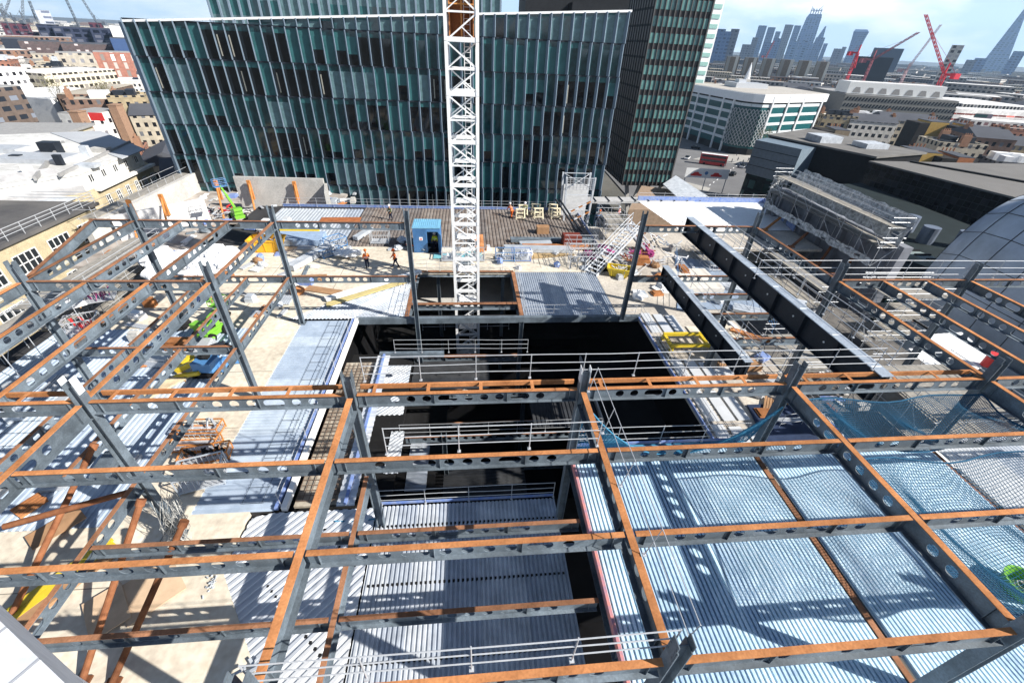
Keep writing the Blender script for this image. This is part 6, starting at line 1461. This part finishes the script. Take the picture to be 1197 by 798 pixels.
for x0, y0, x1, y1, lb in ((5, 20, 1, 4, 'grey crane at the left edge of the skyline'), (4, 20, 11, 0, 'second grey crane crossing at the left edge'), (27, 22, 26, -3, 'grey crane with vertical jib on the left skyline'), (43, 24, 34, 1, 'grey crane before the pale slab tower'), (92, 31, 77, -1, 'grey crane above the long navy block'), (113, 26, 96, -1, 'grey crane above the plum block'), (16, 24, 3, 12, 'low grey crane at far left')):
    far_crane(x0, y0, x1, y1, 900, GC, lb, jw=2.2, mw=1.4)
# ------------------------------------------------------------------ street pattern of ordinary city blocks
WC = [((.2, .13, .1), 'brown brick'), ((.45, .4, .32), 'pale stone'), ((.62, .6, .57), 'white rendered'), ((.33, .16, .11), 'red brick'), ((.38, .31, .2), 'yellow brick'), ((.14, .14, .15), 'dark grey'), ((.3, .29, .28), 'grey')]
WMs = []
for i, (c_, nm) in enumerate(WC):
    WMs.append([winmat(f'city_{nm}_{j}'.replace(' ', '_'), c_, (.03, .033, .04), [2.6, 3.4][j], [3.1, 3.6][j], .45+.1*j, .5, ox=.3*j) for j in range(2)])
RMs = [(RG, 'grey roof'), (RW, 'white roof'), (RD, 'slate roof'), (RT, 'tan roof')]
CHM = mat('chimney_brick', (.3, .17, .11), .85)
occupied = []
for o in list(D.objects):
    if o.get('category') in ('building', 'tower', 'house', 'road') and o.type == 'EMPTY':
        occupied.append((o.location.x, o.location.y))
BBX = []
for o in D.objects:
    if o.type == 'MESH' and o.parent and o.parent.get('category') in ('building', 'house', 'chimney wall') and hypot(o.parent.location.x, o.parent.location.y) < 1000 and o.name.startswith(('wall', 'roof')):
        l = o.parent['_l']; xs = [v.co.x+l[0] for v in o.data.vertices]; ys = [v.co.y+l[1] for v in o.data.vertices]; BBX.append((min(xs)-3, max(xs)+3, min(ys)-3, max(ys)+3))
def free(x, y, r):
    if x > -55-r and x < 135+r and y < 110+r and y > -200 and not (x < -62-r): return False
    if 55-r < x < 118+r and 90 < y < 200+r*.4: return False
    if -60 < x < 60 and y < 175: return False
    return all(not (a-r < x < b_+r and c_-r < y < d_+r) for a, b_, c_, d_ in BBX)
nb = 0; placed = []
def city(azr, r0, r1, n_lim, side, rot, seed):
    global nb
    R = random.Random(seed); r = r0; cnt = 0
    while r < r1 and cnt < n_lim:
        a = azr[0]
        while a < azr[1] and cnt < n_lim:
            w = R.uniform(10, 26)*(1+r/1500); az = radians(a+R.uniform(-.6, .6)); rj = r+R.uniform(-6, 6); x, y = rj*sin(az), rj*cos(az); d_ = R.uniform(9, 17)*(1+r/1500)
            a += degrees((w+R.choice([.5, 1, 5]))/r)
            if not free(x, y, w*.55): continue
            h = R.choice([7, 9, 10, 11, 12, 13, 14, 16]); 
            if r < 230: h = min(h, 10)
            rz = rot+R.choice([0, 0, 0, H2])+R.uniform(-.05, .05); k = R.choices(range(7), [1, 6, 7, 1, 3, 2, 4] if side == 'left' else [5, 3, 2, 2, 2, 6, 3])[0]; kr = R.choices(range(4), [4, 4, 3, 2] if side == 'left' else [4, 2, 7, 2])[0]
            near = 'near' if r < 260 else 'middle distance' if r < 480 else 'far'
            rnm = RMs[kr][1]; pitched = kr == 2 and R.random() < .8
            lb = f'{WC[k][1]} city building, {"pitched " if pitched else "flat "}{rnm}'
            o = thing('city_building', lb, 'building', (x, y, GZ), rz, 'alike: '+lb)
            MB().box(-w/2, w/2, -d_/2, d_/2, 0, h).part('wall', WMs[k][R.randrange(2)], o)
            if pitched:
                MB().add([(-w/2-.3, -d_/2-.3, h+.003), (w/2+.3, -d_/2-.3, h+.003), (w/2+.3, d_/2+.3, h+.003), (-w/2-.3, d_/2+.3, h+.003), (-w/2, 0, h+3.2), (w/2, 0, h+3.2)], [(0,1,5,4), (2,3,4,5), (1,2,5), (3,0,4), (0,3,2,1)]).part('roof', RMs[kr][0], o)
            else:
                b = MB().box(-w/2+.4, w/2-.4, -d_/2+.4, d_/2-.4, h, h+.1); b.part('roof', RMs[kr][0], o)
                b = MB().box(-w/2-.1, w/2+.1, -d_/2-.1, -d_/2+.35, h+.002, h+.9).box(-w/2-.1, w/2+.1, d_/2-.35, d_/2+.1, h+.002, h+.9).box(-w/2-.1, -w/2+.35, -d_/2+.36, d_/2-.36, h+.002, h+.9).box(w/2-.35, w/2+.1, -d_/2+.36, d_/2-.36, h+.002, h+.9); b.part('parapet', WMs[k][0] if k != 2 else WHITE, o)
                if R.random() < .75:
                    b = MB()
                    for _ in range(R.randint(1, 4)): px_, py_ = R.uniform(-w*.3, w*.3), R.uniform(-d_*.25, d_*.25); s1, s2 = R.uniform(1, 3.5), R.uniform(1, 2.5); b.box(px_-s1, px_+s1, py_-s2, py_+s2, h+.1, h+.1+R.uniform(.8, 3))
                    b.part('rooftop_plant', R.choice([GALVD, WHITE, CONC, DSTEEL]), o)
            if R.random() < .6:
                for sx in ((-1, 1) if R.random() < .5 else (1,)):
                    b = MB(); b.box(sx*w*.46-.7, sx*w*.46+.7, -1.5, 1.5, h*.98, h+3.6)
                    for j in range(4): b.tube((sx*w*.46, -1.1+j*.7, h+3.6), (sx*w*.46, -1.1+j*.7, h+4.4), .2, 5)
                    b.part('chimney', CHM, o)
            nb += 1; cnt += 1
        r += R.uniform(15, 21)*(1+r/900)
city((-63, -27), 115, 900, 140, 'left', radians(22), 5)
city((29, 62), 120, 900, 155, 'right', radians(-18), 6)
far = MB(); R = random.Random(77)
for lo, hi in ((-64, -26), (27, 64)):
    r = 560.
    while r < 5200:
        a = lo
        while a < hi:
            w = R.uniform(16, 44)*(1+r/3000); az = radians(a); x, y = r*sin(az)+R.uniform(-10, 10), r*cos(az)+R.uniform(-10, 10); a += degrees(w*1.15/r); dpt = R.uniform(12, 26)
            if R.random() < .1 or not free(x, y, w*.4): continue
            h = R.choice([8, 10, 12, 13, 15, 18, 22 if R.random() < .4 else 12]); c_, s_ = cos(az+R.choice([0, .5, -.4])), sin(az); q = [Vector((x, y))+Vector((c_, -s_))*sx*w/2+Vector((s_, c_))*sy*dpt/2 for sx, sy in ((-1, -1), (1, -1), (1, 1), (-1, 1))]
            k = R.randrange(5); far.prism([(v.x, v.y) for v in q], GZ, GZ+h, k, 5+R.choice([0, 0, 1, 2, 3]))
        r *= 1.0+R.uniform(.035, .05)
far.thing('distant_city', [WMs[0][1], WMs[1][0], WMs[2][1], WMs[5][0], WMs[6][1], RG, RW, RD, RT], 'mass of low distant city roofs running to the horizon on both sides', 'city', kind='stuff')
# bare tree belt and church spire
tb = MB(); R = random.Random(9)
for i in range(2600):
    px_ = R.uniform(866, 985) if i < 2100 else R.uniform(985, 1010); p = px_dir(px_, 86+R.uniform(-4, 7)+(px_-866)*.02, R.uniform(620, 760)); q = Vector((R.gauss(0, 1), R.gauss(0, 1), R.gauss(0, .7)))*2.5+Vector((p.x, p.y, GZ+R.uniform(2, 15)))
    s = R.uniform(.7, 1.8); tb.add([q, q+Vector((R.uniform(-s, s), R.uniform(-s, s), R.uniform(-s, s))), q+Vector((R.uniform(-s, s), R.uniform(-s, s), R.uniform(-s, s)))], [(0, 1, 2)])
tb.thing('bare_tree_belt', mat('winter_twig', (.13, .1, .065), .95, var=.3, vs=.05), 'belt of bare brown winter trees below the city cluster', 'trees', kind='stuff')
p = px_dir(872, 96, 430); o = thing('church_spire', 'small white pointed church spire above the rounded block', 'church', (p.x, p.y, GZ)); MB().box(p.x-2.2, p.x+2.2, p.y-2.2, p.y+2.2, GZ, p.z+2).wpart('tower', CONC, o); MB().tube((p.x, p.y, p.z+2), (p.x, p.y, p.z+13), 2.2, 8, .1).wpart('spire', WHITE, o)
for i in range(6):
    sky_block(850+i*21, 866+i*21, 66+i*1.2, 90, 760, winmat('mansion_wall', (.2, .16, .12), (.6, .58, .52), 9, 60, .35, .98), 'mansion_block', ['first', 'second', 'third', 'fourth', 'fifth', 'sixth'][i]+' from the left of the tall brown and cream blocks above the trees', RG, 18)
# a few trees on the left
def tree(px, py, z, h, label, seed):
    p = at(px, py, z); R = random.Random(seed); o = thing('bare_tree', label, 'tree', (p.x, p.y, GZ)); base = GZ
    hh = z-base+h; t = MB().tube((0, 0, 0), (0, 0, hh*.55), .35, 8, .2)
    for i in range(16): a = R.uniform(0, 6.28); q0 = Vector((0, 0, hh*R.uniform(.35, .55))); q1 = q0+Vector((cos(a)*h*.3, sin(a)*h*.3, hh*.25)); t.tube(q0, q1, .1, 5, .04); q2 = q1+Vector((R.uniform(-1, 1), R.uniform(-1, 1), 1.5)); t.tube(q1, q2, .04, 4, .02)
    t.part('trunk', mat('bark', (.1, .08, .06), .9), o); c = MB()
    for i in range(700): v = Vector((R.gauss(0, 1), R.gauss(0, 1), R.gauss(0, .8)))*h*.22+Vector((0, 0, hh*.78)); s = .35; c.add([v, v+Vector((R.uniform(-s, s), R.uniform(-s, s), R.uniform(-s, s))), v+Vector((R.uniform(-s, s), R.uniform(-s, s), R.uniform(-s, s)))], [(0, 1, 2)])
    c.part('crown', mat('olive_buds', (.16, .15, .07), .9, var=.3), o)
tree(66, 112, -10, 9, 'olive brown tree before the bright white hall', 1)
tree(125, 114, -10, 8, 'olive brown tree right of the bright white hall', 2)
tree(892, 170, -14, 8, 'bare tree beside the rounded white block', 3)
# ------------------------------------------------------------------ haze, sky, sun
SUNV = Vector((1.25, -.6, 1.0)).normalized()
el = asin(SUNV.z); azs = atan2(SUNV.x, SUNV.y)
w = D.worlds.new('World'); sc.world = w; w.use_nodes = True; n = w.node_tree; L_ = n.links
bg = n.nodes['Background']; bg.inputs['Strength'].default_value = SKYS
sk = n.nodes.new('ShaderNodeTexSky'); sk.sky_type = 'NISHITA'; sk.sun_disc = False; sk.sun_elevation = el; sk.sun_rotation = azs; sk.altitude = 60; sk.air_density = 1.0; sk.dust_density = .6; sk.ozone_density = 2.5
tc = n.nodes.new('ShaderNodeTexCoord'); mp = n.nodes.new('ShaderNodeMapping'); mp.inputs['Scale'].default_value = (1, 1, 3.2); L_.new(tc.outputs['Generated'], mp.inputs['Vector'])
no = n.nodes.new('ShaderNodeTexNoise'); no.inputs['Scale'].default_value = 4.2; no.inputs['Detail'].default_value = 9; no.inputs['Roughness'].default_value = .55; L_.new(mp.outputs['Vector'], no.inputs['Vector'])
cr_ = n.nodes.new('ShaderNodeValToRGB'); cr_.color_ramp.elements[0].position = .46; cr_.color_ramp.elements[1].position = .66; cr_.color_ramp.elements[1].color = (.85, .85, .85, 1); L_.new(no.outputs['Fac'], cr_.inputs['Fac'])
gx = n.nodes.new('ShaderNodeSeparateXYZ'); L_.new(tc.outputs['Generated'], gx.inputs[0])
def rng(a, b, c, d):
    q = n.nodes.new('ShaderNodeMapRange'); L_.new(gx.outputs[2], q.inputs[0])
    for k, v_ in enumerate((a, b, c, d)): q.inputs[k+1].default_value = v_
    return q.outputs[0]
# pale veil of thin cloud low in the sky, clear deep blue above
ml = n.nodes.new('ShaderNodeMix'); ml.data_type = 'RGBA'; ml.inputs[7].default_value = (*VEIL, 1); L_.new(rng(.05, .22, .85, 0), ml.inputs[0]); L_.new(sk.outputs['Color'], ml.inputs[6])
cm_ = n.nodes.new('ShaderNodeMath'); cm_.operation = 'MULTIPLY'; L_.new(cr_.outputs['Color'], cm_.inputs[0]); L_.new(rng(.08, .35, 1, .05), cm_.inputs[1])
mx = n.nodes.new('ShaderNodeMix'); mx.data_type = 'RGBA'; mx.inputs[7].default_value = (*CLOUD, 1); L_.new(cm_.outputs[0], mx.inputs[0]); L_.new(ml.outputs[2], mx.inputs[6]); L_.new(mx.outputs[2], bg.inputs['Color'])
sl_ = D.lights.new('sun', 'SUN'); sl_.energy = SUNE; sl_.angle = radians(.5); sl_.color = (1, .95, .87); so = D.objects.new('sun', sl_); col.objects.link(so); so.rotation_euler = SUNV.to_track_quat('Z', 'Y').to_euler(); so.location = (0, 0, 100)
hz = MB().box(-5600, 5600, -300, 6000, GZ-1.5, 330); o = D.objects.new('haze', hz.mesh('haze', [])); col.objects.link(o); o['kind'] = 'stuff'; o['label'] = 'thin pale blue air between the viewer and the skyline'; o['category'] = 'haze'
hm = D.materials.new('haze'); hm.use_nodes = True; hn = hm.node_tree; hn.nodes.remove(hn.nodes['Principled BSDF']); pvn = hn.nodes.new('ShaderNodeVolumePrincipled'); pvn.inputs['Color'].default_value = (.5, .72, 1, 1); pvn.inputs['Density'].default_value = HAZE; pvn.inputs['Anisotropy'].default_value = .2
hn.links.new(pvn.outputs[0], hn.nodes['Material Output'].inputs['Volume']); o.data.materials.append(hm)
sc.render.engine = 'CYCLES'; sc.cycles.volume_bounces = 0; sc.cycles.max_bounces = 5
sc.view_settings.view_transform = 'Standard'; sc.view_settings.look = 'None'; sc.view_settings.exposure = EXPO; sc.view_settings.gamma = 1
# things that look alike say where in the photo they are
bpy.context.view_layer.update()
def pct(o):
    p = o.matrix_world.translation.copy(); p.z += 1.0 if o['category'] != 'building' else 11
    v = p-Vector((0, 0, CAMZ)); d = v.dot(fw); return (CX+FPX*v.dot(rr)/d)/11.97, (CY+FPX*v.dot(dd)/d)/7.98
LB = {}
for o in D.objects:
    if o.parent is None and o.get('label'): LB.setdefault(o['label'], []).append(o)
for k, v in LB.items():
    if len(v) > 1:
        used = set()
        for o in v:
            x, y = pct(o)
            if o['category'] == 'building' and not (-6 < x < 106): bpy.data.objects.remove(o) if False else None
            o['group'] = o.get('group') or k
            inside = -1 < x < 101 and -1 < y < 101
            s_ = f'{k}, {x:.0f}% across, {y:.0f}% down' if inside else f'{k}, just outside the frame'
            if s_ in used and inside: s_ = f'{k}, {x:.1f}% across, {y:.1f}% down'
            used.add(s_)
            o['label'] = s_
for o in D.objects:
    if '_l' in o: del o['_l']
